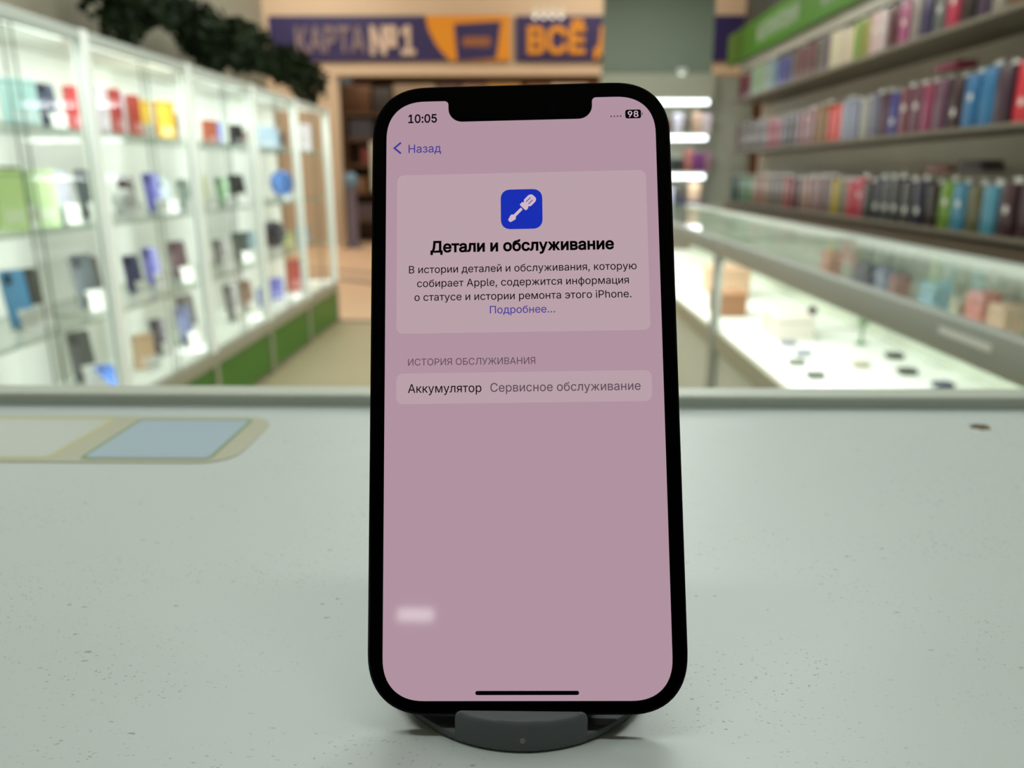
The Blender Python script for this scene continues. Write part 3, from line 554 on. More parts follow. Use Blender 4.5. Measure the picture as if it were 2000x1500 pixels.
# ---------------------------------------------------------------- the counter in the foreground
ZC = 1.028
M_lam = laminate_mat()
M_alu = mat('aluminium', (196, 202, 190), rough=0.45, metal=0.1)
M_white = mat('white_board', (222, 224, 218), rough=0.5)
counter = thing('sales_counter', (0, 0, 0), 'pale grey-white sales counter in the foreground with an aluminium edge rail', 'counter')
MB().box(-1.45, 1.25, -0.35, 0.4225, ZC - 0.038, ZC, bevel=0.0015).obj('worktop', M_lam, counter)
MB().box(-1.42, 1.22, -0.25, 0.40, 0.08, ZC - 0.038).obj('body', M_white, counter)
MB().box(-1.40, 1.20, -0.22, 0.38, 0, 0.08).obj('plinth', mat('dark_plinth', (80, 80, 74), rough=0.6), counter)
rail = MB()
rail.prism([(0.4045, ZC), (0.4225, ZC), (0.4225, ZC + 0.0065), (0.4055, ZC + 0.0067), (0.4045, ZC + 0.0057)], -1.45, 1.25,
           mx=Matrix(((0, 0, 1, 0), (1, 0, 0, 0), (0, 1, 0, 0), (0, 0, 0, 1))))
rail.obj('edge_rail', M_alu, counter)
# brown chip in the laminate
random.seed(5)
chip = [(0.0047 * (1 + 0.35 * random.uniform(-1, 1)) * cos(a), 0.0046 * (1 + 0.35 * random.uniform(-1, 1)) * sin(a)) for a in [i * 2 * pi / 18 for i in range(18)]]
tag(MB().prism(chip, 0, 0.0002, mx=Matrix.Translation((0.2265, 0.3745, ZC))).obj('chip', mat('chip_brown', (98, 80, 40), rough=0.8, vary=0.4, scale=300), counter), 'brown chip in the white top')

# laminated notice with two blank printed squares
M_cream = mat('sticker_paper', (196, 196, 172), rough=0.35)
sticker = thing('counter_sticker', (-0.205, 0.3505, ZC), 'cream rounded sticker with two square panels stuck on the counter, left of the phone', 'sticker')
MB().prism(corner_rect(-0.086, 0.078, -0.0325, 0.0335, 0.016), 0, 0.0004).obj('backing', M_cream, sticker)
M_gline = mat('sticker_line', (140, 165, 130), rough=0.4)
M_yline = mat('sticker_line_yellow', (208, 206, 150), rough=0.4)
M_panel = mat('sticker_panel', (208, 214, 208), rough=0.35)
M_panelb = mat('sticker_panel_blue', (176, 198, 214), rough=0.35)
for x0, x1, ml, mp in ((-0.070, -0.004, M_yline, M_panel), (0.0085, 0.0675, M_gline, M_panelb)):
    f = MB().prism(corner_rect(x0, x1, -0.0295, 0.0295, 0.004), 0.0004, 0.0005).obj('border', ml, sticker)
    MB().prism(corner_rect(x0 + 0.002, x1 - 0.002, -0.0272, 0.0272, 0.003), 0.0005, 0.0006).obj('panel', mp, f)

# ---------------------------------------------------------------- phone
MX = Matrix(((0.99969104, -0.01616109, -0.01888516, 0.00106), (-0.01168386, 0.36507595, -0.93090442, 0.14826),
             (0.02193894, 0.93083746, 0.36477433, 1.03418), (0, 0, 0, 1)))
U = 0.0646 / 390            # one screen unit


def PX(u):
    return (u - 195) * U


def PY(v):
    return (862.6 - v) * U


phone = thing('smartphone', (0, 0, 0), 'black smartphone with a pink-tinted lit screen standing upright on the grey stand', 'phone')
phone.matrix_world = MX
M_frame = mat('phone_frame', (62, 64, 70), rough=0.2, metal=0.9)
M_bezel = mat('phone_bezel', (2, 2, 3), rough=0.05, spec=0.16)
M_back = mat('phone_back', (30, 33, 40), rough=0.3, coat=0.5)
M_scr = mat('screen_pink', (4, 4, 4), rough=0.045, emit=(176, 146, 160), strength=1.0)
M_card = mat('screen_card', (4, 4, 4), rough=0.045, emit=(185, 160, 169), strength=1.0)
M_txt = mat('screen_black', (5, 2, 5), rough=0.045, spec=0.2)
M_grey = mat('screen_grey', (6, 4, 6), rough=0.045, emit=(92, 72, 84), strength=1.0)
M_blue = mat('screen_blue', (4, 4, 8), rough=0.045, emit=(62, 56, 150), strength=1.0)
M_icon = mat('screen_icon_blue', (4, 4, 8), rough=0.045, emit=(22, 45, 176), strength=1.0)
M_icw = mat('screen_icon_white', (6, 6, 6), rough=0.045, emit=(208, 184, 196), strength=1.0)
M_hole = mat('phone_black_hole', (2, 2, 2), rough=0.5)
ow, oh = 0.0715, 0.1467
Pm = Matrix.Identity(4)
body = MB().prism(corner_rect(-ow / 2, ow / 2, 0, oh, 0.0137, 14, 2.35), -0.0070, -0.0004, bevel=0.0007, seg=3)
body.obj('frame', M_frame, phone, smooth=True)
MB().prism(corner_rect(-ow / 2 + 0.0007, ow / 2 - 0.0007, 0.0007, oh - 0.0007, 0.0132, 14, 2.35), -0.0074, -0.0069, bevel=0.0002).obj('back_glass', M_back, phone, smooth=True)
glass = MB().prism(corner_rect(-ow / 2 + 0.0005, ow / 2 - 0.0005, 0.0005, oh - 0.0005, 0.0133, 14, 2.35), -0.0006, 0.0, bevel=0.0002)
front = glass.obj('front_glass', M_bezel, phone, smooth=True)
MB().box(-0.0065, 0.0065, PY(12.5) - 0.0005, PY(12.5) + 0.0005, 0, 0.00003).obj('earpiece_slot', M_bezel, front)
MB().cyl(0.0016, 0, 0.00003, c=(PX(241), PY(16))).obj('front_camera', mat('lens_dark', (4, 5, 9), rough=0.03, spec=0.18), front)
cam_b = MB().box(0.004, 0.032, oh - 0.034, oh - 0.006, -0.009, -0.0073, bevel=0.0008).obj('camera_block', M_back, phone, smooth=True)
for cx, cy in ((0.012, -0.014), (0.024, -0.026)):
    MB().cyl(0.006, -0.0102, -0.0088, c=(cx, oh + cy)).obj('camera_lens', M_bezel, cam_b)
for y0, y1 in ((0.112, 0.117), (0.094, 0.104), (0.081, 0.091)):
    MB().box(-ow / 2 - 0.0003, -ow / 2 + 0.0005, y0, y1, -0.0048, -0.0026, bevel=0.0002).obj('side_button', M_frame, phone)
MB().box(ow / 2 - 0.0005, ow / 2 + 0.0003, 0.086, 0.102, -0.0048, -0.0026, bevel=0.0002).obj('power_button', M_frame, phone)
# screen with its notch
R0 = 47.3
pts = corner_rect(0, 390, 0, 844, R0 * 1.22, 16, 2.35)     # v measured downward
top = [p for p in pts]
notch = []


def arc(cx, cy, r, a0, a1, n=8):
    return [(cx + r * cos(radians(a0 + (a1 - a0) * i / n)), cy + r * sin(radians(a0 + (a1 - a0) * i / n))) for i in range(n + 1)]


# outline in screen units, y up = -v
scr = [(u, v) for u, v in pts]
# order of corner_rect: bottom-right(here v small => top) ... build explicit
tl = [(u, v) for u, v in pts if v < 422 and u < 195]
tr = [(u, v) for u, v in pts if v < 422 and u >= 195]
brr = [(u, v) for u, v in pts if v >= 422 and u >= 195]
bl = [(u, v) for u, v in pts if v >= 422 and u < 195]
tl.sort(key=lambda p: p[0] * 1.0 - p[1])      # from left edge to top edge
tr.sort(key=lambda p: p[0] + p[1])
brr.sort(key=lambda p: p[1] - p[0])
bl.sort(key=lambda p: -p[0] - p[1])
nt_ = arc(84.5, 6, 6, -90, 0) + arc(90.5 + 20, 12, 20, 180, 90) + arc(299.5 - 20, 12, 20, 90, 0) + arc(305.5, 6, 6, 180, 270)
outline = tl + nt_ + tr + brr + bl
outline = [(PX(u), PY(v)) for u, v in outline]
screen = MB().flat(outline, 0.00004).obj('screen', M_scr, phone)
Z1, Z2, Z3 = 0.00007, 0.0001, 0.00013


def rr(name, u0, u1, v0, v1, r, m, z, n=8, e=2.3):
    return MB().flat([(PX(u), PY(v)) for u, v in corner_rect(u0, u1, v0, v1, r, n, e)][::-1], z).obj(name, m, screen)


def tx(name, s, u0, u1, vb, cap, m, weight=0.0, z=Z2):
    return text_obj(name, s, (u1 - u0) * U, cap * U, m, screen, Matrix.Translation((PX(u0), PY(vb), z)), weight)


rr('info_card', 16, 374.2, 111, 343.6, 11, M_card, Z1)
rr('battery_row_card', 16.3, 373.6, 400.2, 443.6, 11, M_card, Z1)
rr('home_indicator', 125.5, 264.5, 830.9, 836.3, 2.69, M_txt, Z1, 8, 2)
tx('clock', '10:05', 32.1, 73.3, 32.0, 12.3, M_txt, 0.034, Z1)
tx('back_link', 'Назад', 32.4, 79.6, 77.4, 12.2, M_blue, 0.008, Z1)
cv = [(20.2, 60.6), (22.1, 62.5), (13.7, 69.8), (22.1, 77.1), (20.2, 79.0), (9.6, 69.8)]
MB().flat([(PX(u), PY(v)) for u, v in cv][::-1], Z1).obj('back_arrow', M_blue, screen)
tx('heading', 'Детали и обслуживание', 65.2, 325.2, 226.1, 15.8, M_txt, 0.05)
tx('paragraph', 'В истории деталей и обслуживания, которую', 33.8, 357.0, 256.4, 10.7, M_txt, 0.007)
tx('paragraph', 'собирает Apple, содержится информация', 45.4, 345.6, 276.6, 10.7, M_txt, 0.007)
tx('paragraph', 'о статусе и истории ремонта этого iPhone.', 41.8, 348.7, 296.6, 10.7, M_txt, 0.007)
tx('details_link', 'Подробнее…', 149.0, 241.0, 316.4, 10.7, M_blue, 0.006)
tx('section_title', 'ИСТОРИЯ ОБСЛУЖИВАНИЯ', 32.9, 212.0, 389.1, 9.6, M_grey, 0.002, Z1)
tx('row_name', 'Аккумулятор', 33.0, 136.2, 427.8, 12.2, M_txt, 0.007)
tx('row_value', 'Сервисное обслуживание', 148.8, 357.8, 427.8, 12.2, M_grey, 0.006)
for i in range(4):
    MB().flat([(PX(326.8 + 4.55 * i + 1.25 * cos(a)), PY(29.6 + 1.25 * sin(a))) for a in [-k * pi / 6 for k in range(12)]], Z1).obj('signal_dot', M_grey, screen)
bat = rr('battery_icon', 347.1, 369.9, 20.2, 33.4, 3.6, M_txt, Z1)
MB().flat([(PX(u), PY(v)) for u, v in [(371.2, 29.0), (372.4, 28.2), (372.4, 25.2), (371.2, 24.4)]], Z1).obj('battery_tip', M_grey, screen)
tx('battery_level', '98', 350.9, 365.9, 31.4, 9.0, M_icw, 0.02)
rr('repair_icon', 165.7, 225.3, 135.9, 194.5, 14.5, M_icon, Z2)
k = 59.5 / 282


def ax(t_, s_):                       # screwdriver axis: t toward upper right
    c = 0.70711
    return (PX(195.5 + (t_ * c + s_ * c) * k), PY(164.7 + (-t_ * c + s_ * c) * k))


handle = [ax(t_, s_) for t_, s_ in [(14, -30), (10, -24), (10, 24), (14, 30), (34, 30), (38, 27), (40, 22), (46, 22), (50, 28), (54, 31), (60, 33), (98, 33), (110, 29), (118, 22), (122, 12),
                                    (122, -12), (118, -22), (110, -29), (98, -33), (60, -33), (54, -31), (50, -28), (46, -22), (40, -22), (38, -27), (34, -30)]]
shaft = [ax(t_, s_) for t_, s_ in [(2, -10), (2, 10), (-66, 10), (-76, 20), (-84, 22), (-116, 13), (-121, 8), (-121, -8), (-116, -13), (-84, -22), (-76, -20), (-66, -10)]]
MB().flat(handle, Z3).obj('screwdriver_handle', M_icw, screen)
MB().flat(shaft, Z3).obj('screwdriver_blade', M_icw, screen)
for s0 in (-11, 11):
    MB().flat([ax(56, s0 - 2.6), ax(56, s0 + 2.6), ax(98, s0 + 2.6), ax(98, s0 - 2.6)], Z3 + 0.00003).obj('handle_groove', M_icon, screen)

# ---------------------------------------------------------------- phone stand
M_stand = mat('stand_plastic', (100, 105, 108), rough=0.5, spec=0.35)
M_rub = mat('stand_rubber', (25, 25, 25), rough=0.8)
stand = thing('phone_stand', (-0.0003, 0.1767, ZC), 'round grey plastic phone stand with a front lip on the counter', 'phone stand')
SR = 0.033
MB().cyl(SR - 0.0006, 0.0, 0.0006, n=96).obj('rubber_foot', M_rub, stand)
disc = MB().cyl(SR, 0.0004, 0.0023, n=96, bevel=0.0005)
disc.obj('base_disc', M_stand, stand, smooth=True)
hw, yc = 0.0146, -0.0290
lip = []
a0 = math.asin(hw / SR)
n = 20
for i in range(n + 1):
    a = -a0 + 2 * a0 * i / n
    lip.append((SR * sin(a), -SR * cos(a)))
lip += [(hw, yc), (-hw, yc)]
# corner-rounded top: profile the lip by height
lm = bmesh.new()
lay = [(0.0006, 0.0), (0.0062, 0.0), (0.0069, 0.0002), (0.0074, 0.0006), (0.0077, 0.0013)]
rings = []
for z, ins in lay:
    ring = []
    for x, y in lip:
        sx = (hw - ins) / hw
        r = math.hypot(x, y)
        yy = y + (ins * 0.45 if y < yc - 0.0012 else 0.0)
        ring.append(lm.verts.new((x * sx, min(yy, yc), z)))
    rings.append(ring)
for a, b in zip(rings[:-1], rings[1:]):
    for i in range(len(a)):
        j = (i + 1) % len(a)
        lm.faces.new((a[i], a[j], b[j], b[i]))
lm.faces.new(rings[-1])
lm.faces.new(rings[0][::-1])
lb = MB()
lb.bm.free()
lb.bm = lm
lb.obj('front_lip', M_stand, stand, smooth=True)
sy = -SR - 0.00005
scr_m = Matrix.Translation((0.0003, sy, 0.0033)) @ Matrix.Rotation(radians(90), 4, 'X')
MB().cyl(0.00062, -0.0003, 0.0001, n=16, mx=scr_m, bevel=0.00008).obj('emblem_dot', mat('stand_dot', (165, 160, 148), rough=0.5, metal=0.1, bump=0.6, scale=2000), stand)
inv = Matrix.Translation((0.0003, -0.1767, -ZC)) @ MX
MB().box(-0.016, 0.016, 0.0008, 0.072, -0.0104, -0.0076, mx=inv, bevel=0.0008).obj('back_rest', M_stand, stand)

# ---------------------------------------------------------------- glass display cases along the left wall
M_glass = glass_mat('case_glass', (0.985, 0.992, 0.987), 0.10)
M_shelfglass = glass_mat('shelf_glass', (0.965, 0.985, 0.972), 0.45)
M_edge = mat('glass_edge', (150, 168, 152), rough=0.3)
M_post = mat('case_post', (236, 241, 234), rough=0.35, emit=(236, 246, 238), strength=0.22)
M_green = mat('green_panel', (56, 116, 8), rough=0.45)
M_trim = mat('case_trim', (158, 156, 138), rough=0.45)
M_back = mat('case_back', (226, 229, 222), rough=0.7)
M_deck = mat('case_deck', (236, 239, 233), rough=0.5)
M_led = mat('case_led', (245, 250, 245), emit=(240, 255, 246), strength=3.0)
XF, XB = -1.49, -1.90
BAY = 0.84
NAMES = ['nearest', 'second nearest', 'middle', 'second farthest', 'farthest']
SHELF_Z = [1.295, 0.97, 0.645]
DECK_Z = 0.33
P_CASE = 2.2
P_POST = 2.5


def glass_board(x0, x1, y0, y1, z0, z1):
    m = MB()
    m.box(x0, x1, y0, y1, z0, z1)
    m.bm.faces.ensure_lookup_table()
    for f in m.bm.faces:
        f.material_index = 0 if abs(f.normal.z) > 0.5 else 1
    return m


for b in range(5):
    y0 = 2.002 + BAY * b
    t = thing('display_case', (XF, y0, 0), NAMES[b] + ' tall glass display case of the row along the left wall', 'display case', 'glass display cases along the left wall')
    L = BAY
    MB().box(-0.38, -0.012, 0.001, L - 0.001, 0.02, 0.30).box(-0.012, 0.0, 0.041 if b == 0 else 0.001, L - 0.047, 0.03, 0.255).obj('green_base', M_green, t)
    MB().box(-0.37, -0.02, 0.001, L - 0.001, 0.0, 0.02).obj('plinth', M_trim, t)
    MB().box(-0.012, 0.012, 0.001, L - 0.001, 0.255, 0.318, bevel=0.003).obj('front_trim', M_trim, t)
    MB().box(-0.40, -0.012, 0.001, L - 0.001, 0.30, DECK_Z).obj('deck', M_deck, t)
    MB().box(-0.412, -0.40, 0.001, L - 0.001, 0.30, 1.60).obj('back_panel', M_back, t)
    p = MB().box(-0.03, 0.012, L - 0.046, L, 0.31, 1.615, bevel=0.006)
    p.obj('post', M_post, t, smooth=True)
    MB().box(-0.012, 0.008, L - 0.046, L, 0.0, 0.256).obj('base_pilaster', M_trim, t)
    if b == 0:
        MB().box(-0.03, 0.012, 0.0, 0.04, 0.31, 1.615, bevel=0.006).obj('post', M_post, t, smooth=True)
        MB().box(-0.012, 0.008, 0.0, 0.04, 0.0, 0.256).obj('base_pilaster', M_trim, t)
    MB().box(-0.03, 0.01, 0.04 if b == 0 else 0.001, L - 0.046, 1.575, 1.612, bevel=0.004).obj('top_rail', mat('case_top_rail', (205, 214, 208), rough=0.3), t)
    MB().box(-0.412, -0.03, 0.001, L - 0.001, 1.60, 1.612).obj('top_panel', M_back, t)
    for sz in SHELF_Z:
        glass_board(-0.398, -0.034, 0.002, L - 0.002, sz - 0.008, sz).obj('shelf', [M_shelfglass, M_edge], t)
    for d0, d1, xo in ((0.002, L / 2 + 0.02, 0.0), (L / 2 - 0.02, L - 0.047, -0.009)):
        m = MB()
        m.box(xo - 0.006, xo - 0.001, d0, d1, 0.32, 1.575)
        m.bm.faces.ensure_lookup_table()
        for f in m.bm.faces:
            f.material_index = 0 if abs(f.normal.x) > 0.5 else 1
        m.obj('glass_door', [M_glass, mat('door_edge', (95, 110, 100), rough=0.3)], t)
    if b == 4:
        MB().box(-0.398, -0.031, L - 0.008, L - 0.002, 0.331, 1.60).obj('end_glass', M_glass, t)
    MB().box(-0.06, -0.035, 0.05, L - 0.05, 1.582, 1.60).obj('led_strip', M_led, t)
    area('case_light', (-0.13, L / 2, 1.578), (0, radians(14), 0), 0.08, L - 0.1, P_CASE, (0.94, 1.0, 0.96), t)
    area('post_light', (-0.034, L - 0.023, 0.95), (0, radians(90), 0), 1.2, 0.035, P_POST, (0.94, 1.0, 0.96), t)

# goods in the cases: (Y, colour, rgb, kind, width, height)
ROWNAMES = ['top shelf', 'second shelf', 'third shelf', 'floor deck']
CASE_GOODS = [
[
 (2.68,'pale aqua',(185, 225, 222),'box',0.12,0.15),
 (2.89,'dark navy',(45, 52, 72),'phone',0.075,0.15),
 (3.01,'red',(205, 70, 75),'box',0.07,0.16),
 (3.25,'white and red',(215, 205, 215),'box',0.05,0.19),
 (3.31,'red',(185, 60, 60),'box',0.04,0.18),
 (3.39,'white',(220, 215, 222),'box',0.06,0.18),
 (3.46,'rust red',(185, 70, 60),'box',0.05,0.17),
 (3.58,'golden yellow',(218, 178, 30),'box',0.12,0.16),
 (3.74,'amber yellow',(215, 170, 60),'box',0.1,0.17),
 (3.90,'taupe',(120, 112, 98),'box',0.06,0.13),
 (4.28,'orange',(200, 110, 85),'box',0.09,0.12),
 (4.48,'cornflower blue',(85, 125, 205),'box',0.09,0.12),
 (4.67,'black',(35, 35, 38),'box',0.08,0.12),
 (4.86,'beige',(165, 150, 135),'box',0.08,0.1),
 (5.22,'icy blue',(190, 215, 235),'box',0.22,0.14),
 (5.54,'charcoal',(70, 70, 72),'box',0.12,0.12),
 (6.32,'white',(195, 190, 195),'box',0.16,0.2),
],
[
 (2.55,'lime green',(212, 242, 165),'box',0.1,0.19),
 (2.64,'black',(62, 62, 58),'phone',0.085,0.19),
 (2.75,'light lime',(214, 242, 185),'box',0.1,0.19),
 (2.87,'lilac grey',(190, 190, 205),'phone',0.08,0.18),
 (3.02,'dark slate',(75, 85, 85),'phone',0.075,0.18),
 (3.10,'grey green',(160, 172, 165),'phone',0.07,0.15),
 (3.40,'brown',(105, 90, 88),'phone',0.08,0.16),
 (3.29,'silver',(225, 228, 228),'speaker',0.1,0.12),
 (3.58,'violet blue',(105, 105, 190),'phone',0.09,0.17),
 (3.74,'pale grey blue',(195, 210, 212),'phone',0.08,0.14),
 (3.90,'sage grey',(140, 155, 145),'phone',0.08,0.14),
 (4.20,'cream',(205, 210, 175),'phone',0.09,0.16),
 (4.43,'leaf green',(115, 150, 110),'phone',0.1,0.15),
 (4.71,'black',(42, 46, 45),'phone',0.14,0.16),
 (5.39,'bright blue',(80, 130, 205),'speaker',0.19,0.2),
 (5.66,'dark grey',(75, 75, 75),'phone',0.1,0.18),
],
[
 (2.52,'sky blue',(95, 165, 215),'phone',0.09,0.19),
 (2.64,'black',(66, 68, 64),'phone',0.085,0.18),
 (2.93,'dark slate',(95, 105, 110),'phone',0.1,0.2),
 (3.03,'black brown',(85, 85, 80),'phone',0.09,0.18),
 (3.30,'navy',(62, 66, 105),'phone',0.085,0.16),
 (3.54,'violet',(125, 125, 205),'phone',0.085,0.17),
 (3.75,'maroon brown',(85, 70, 75),'phone',0.11,0.18),
 (4.36,'grey',(120, 120, 120),'phone',0.1,0.14),
 (4.60,'black green',(60, 72, 68),'phone',0.13,0.16),
 (4.86,'pale blue',(165, 195, 205),'phone',0.1,0.15),
 (5.33,'dark plum',(68, 65, 75),'speaker',0.2,0.2),
 (5.62,'olive yellow',(190, 195, 130),'box',0.1,0.1),
 (5.89,'powder blue',(140, 180, 205),'box',0.12,0.12),
],
[
 (2.89,'blue and cyan',(85, 135, 230),'flat',0.08,0.16),
 (3.00,'dark grey',(80, 86, 86),'phone',0.11,0.2),
 (3.29,'peach',(230, 195, 160),'box',0.1,0.15),
 (3.53,'dark plum',(88, 82, 92),'phone',0.085,0.16),
 (3.73,'blue grey',(105, 115, 150),'phone',0.09,0.18),
 (3.86,'smoke grey',(130, 132, 134),'phone',0.12,0.22),
 (4.47,'teal brown',(105, 110, 108),'phone',0.11,0.2),
 (4.71,'tan brown',(140, 115, 100),'phone',0.11,0.18),
 (4.92,'royal blue',(90, 105, 210),'box',0.1,0.12),
 (5.32,'cobalt blue',(85, 95, 190),'box',0.15,0.14),
 (5.63,'red',(190, 80, 75),'box',0.17,0.22),
],
]
M_card_w = mat('price_card', (226, 228, 222), rough=0.6)
M_darkprint = mat('dark_print', (60, 62, 64), rough=0.5)
M_lens = mat('black_lens', (14, 14, 18), rough=0.1)


def colmat(rgb, rough=0.4):
    return mat('colour_%d_%d_%d' % rgb, rgb, rough=rough, vary=0.0)


TURN = radians(-28)


def price_card(x, y, z, label, w_=0.06, h_=0.07):
    t = thing('price_card', (x, y, z), label, 'price card', 'price cards in the left display cases', TURN)
    c = radians(20)
    mx = Matrix.Rotation(-c, 4, 'Y')
    MB().box(-0.001, 0.001, -w_ / 2, w_ / 2, 0.001, h_, mx=mx).obj('card', M_card_w, t)
    MB().box(-0.001, 0.001, -w_ / 2, w_ / 2, 0.001, h_ * 0.9, mx=Matrix.Translation((-0.012, 0, 0)) @ Matrix.Rotation(0.12, 4, 'Y')).obj('card_back', M_card_w, t)
    m = MB()
    for i, (a, wd) in enumerate(((0.80, 0.7), (0.66, 0.55), (0.38, 0.8))):
        m.box(0.001, 0.0014, -w_ * wd / 2, w_ * wd / 2, h_ * a - 0.002, h_ * a + 0.002 + (0.004 if i == 2 else 0), mx=mx)
    m.obj('printed_lines', M_darkprint, t)
    return t


def display_phone(x, y, z, rgb, w_, h_, label, flat=False):
    t = thing('display_phone', (x, y, z), label, 'phone', 'phones shown in the left display cases', TURN)
    lean = Matrix.Rotation(radians(-9), 4, 'Y') if not flat else Matrix.Rotation(radians(-62), 4, 'Y')
    base = lean @ Matrix(((0, 0, 1, 0), (1, 0, 0, 0), (0, 1, 0, 0), (0, 0, 0, 1)))    # outline xy -> y,z; thickness -> x
    off = Matrix.Translation((0, 0, 0.012))
    MB().prism(corner_rect(-w_ / 2, w_ / 2, 0, h_, 0.012, 6), -0.004, 0.005, mx=off @ base, bevel=0.002).obj('body', colmat(rgb, 0.3), t, smooth=True)
    cb = MB().prism(corner_rect(-w_ * 0.4, -w_ * 0.05, h_ * 0.74, h_ * 0.95, 0.008, 5), 0.005, 0.007, mx=off @ base).obj('camera_block', colmat(tuple(int(v * 0.75) for v in rgb), 0.2), t)
    for k_ in (0.80, 0.89):
        MB().cyl(0.007, 0.007, 0.0085, c=(-w_ * 0.22, h_ * k_), n=14, mx=off @ base).obj('camera_lens', M_lens, cb)
    m = MB().box(-0.05, 0.022, -w_ * 0.3, w_ * 0.3, 0, 0.006)
    m.box(0.014, 0.02, -w_ * 0.3, w_ * 0.3, 0.006, 0.022)
    if not flat:
        m.box(-0.045, -0.038, -w_ * 0.12, w_ * 0.12, 0.006, 0.085)
    m.obj('holder', mat('clear_holder', (205, 212, 210), rough=0.2), t)
    return t


def product_box(x, y, z, rgb, w_, h_, label, d_=0.036, seed=0):
    r = random.Random(seed)
    t = thing('product_box', (x, y, z), label, 'box', 'boxes in the left display cases', TURN)
    MB().box(-d_ / 2, d_ / 2, -w_ / 2, w_ / 2, 0, h_, bevel=0.002).obj('carton', colmat(rgb, 0.45), t)
    light = tuple(min(255, int(v * 0.55 + 255 * 0.45)) for v in rgb)
    MB().box(d_ / 2, d_ / 2 + 0.0008, -w_ * 0.36, w_ * 0.36, h_ * 0.12, h_ * 0.34).obj('printed_panel', colmat(light, 0.5), t)
    MB().box(-d_ / 2 - 0.0005, d_ / 2 + 0.0005, -w_ / 2 - 0.0005, w_ / 2 + 0.0005, h_ * 0.90, h_ * 0.93).obj('lid_seam', colmat(tuple(int(v * 0.7) for v in rgb), 0.5), t)
    return t


def speaker(x, y, z, rgb, w_, label):
    t = thing('round_speaker', (x, y, z), label, 'speaker', 'round speakers in the left display cases', TURN)
    r = w_ / 2
    mx = Matrix.Translation((0, 0, 0.03 + r)) @ Matrix.Rotation(radians(90), 4, 'Y')
    MB().cyl(r, -0.035, 0.03, n=40, mx=mx, bevel=0.012).obj('body', colmat(rgb, 0.35), t, smooth=True)
    MB().cyl(r * 0.78, 0.03, 0.034, n=40, mx=mx, bevel=0.002).obj('grille', mat('speaker_grille_%d' % rgb[0], tuple(int(v * 0.8) for v in rgb), rough=0.7, bump=0.8, scale=900), t, smooth=True)
    MB().box(-0.04, 0.035, -r * 0.55, r * 0.55, 0, 0.034, bevel=0.004).obj('foot', colmat((205, 208, 205), 0.4), t)
    return t


seen = {}


def uniq(label, more):
    if label in seen:
        label = label + ', ' + more
    assert label not in seen, label
    seen[label] = 1
    return label


for r_, row in enumerate(CASE_GOODS):
    z = (SHELF_Z[r_] if r_ < 3 else DECK_Z) + 0.0006
    lasty = {}
    for i, (y, cname, rgb, kind, w_, h_) in enumerate(sorted(row)):
        b = min(4, max(0, int((y - 1.98) / BAY)))
        w_ *= 0.86
        yl, yh = 1.98 + BAY * b + 0.05 + w_ / 2, 1.98 + BAY * (b + 1) - 0.05 - w_ / 2
        y = min(max(y, yl), yh)
        x = XF - 0.16 - (0.0 if i % 2 == 0 else 0.03)
        if kind == 'flat':
            x = XF - 0.05
        if r_ == 3 and cname == 'dark grey':          # stands behind the lying phone
            x, y = XF - 0.27, y + 0.03
        where = f'{ROWNAMES[r_]} of the {NAMES[b]} glass case'
        if kind in ('phone', 'flat'):
            st = 'lying ' if kind == 'flat' else ''
            display_phone(x, y, z, rgb, w_, h_, uniq(f'{cname} {st}phone on the {where}', ORD[i] + ' in that row'), kind == 'flat')
            if h_ >= 0.14 and kind != 'flat':
                price_card(x + 0.046, y - 0.022, z, uniq(f'price card before {cname} {st}phone, {where}', ORD[i] + ' in that row'), max(0.055, w_ * 0.75), h_ * 0.42)
        elif kind == 'speaker':
            speaker(x, y, z, rgb, w_, uniq(f'{cname} round speaker on the {where}', ORD[i] + ' in that row'))
        else:
            product_box(x, y, z, rgb, w_, h_, uniq(f'{cname} box on the {where}', ORD[i] + ' in that row'), 0.036, i)
            if (r_, cname) in ((0, 'dark navy'), (0, 'golden yellow'), (3, 'peach')):
                price_card(x + 0.07, y - 0.045, z, uniq(f'price card before the {cname} box, {where}', ORD[i]), 0.06, 0.06)

# ---------------------------------------------------------------- leafy garland on the left wall above the cases
ivy = thing('ivy_garland', (-1.68, 3.4, 1.93), 'dark green leafy garland hanging above the glass cases on the left', 'plant')
random.seed(11)
stem = MB()
leaves = bmesh.new()
prev = None
N = 34
for i in range(N + 1):
    y = 3.15 * i / N - 0.05
    zc = 0.05 * sin(i * 0.9) + 0.02
    p = Vector((-0.02 * sin(i * 1.7), y, zc))
    if prev is not None:
        d = p - prev
        q = d.to_track_quat('Z', 'Y').to_matrix().to_4x4()
        stem.cyl(0.008, 0, d.length, n=8, mx=Matrix.Translation(prev) @ q)
    prev = p
stem.obj('stem', mat('ivy_stem', (50, 42, 26), rough=0.8), ivy)


def leaf(bm, c, q, s):
    pr = [(0, 0), (0.32, 0.12), (0.5, 0.42), (0.28, 0.72), (0, 1.0)]
    mid = [bm.verts.new(c + q @ Vector((0, y * s, 0.10 * s * sin(y * pi)))) for x, y in pr]
    for sg in (-1, 1):
        side = [bm.verts.new(c + q @ Vector((sg * x * s, y * s, 0.10 * s * sin(y * pi) + 0.16 * x * s))) for x, y in pr[1:4]]
        bm.faces.new((mid[0], side[0], mid[1]))
        bm.faces.new((mid[1], side[0], side[1], mid[2]))
        bm.faces.new((mid[2], side[1], side[2], mid[3]))
        bm.faces.new((mid[3], side[2], mid[4]))


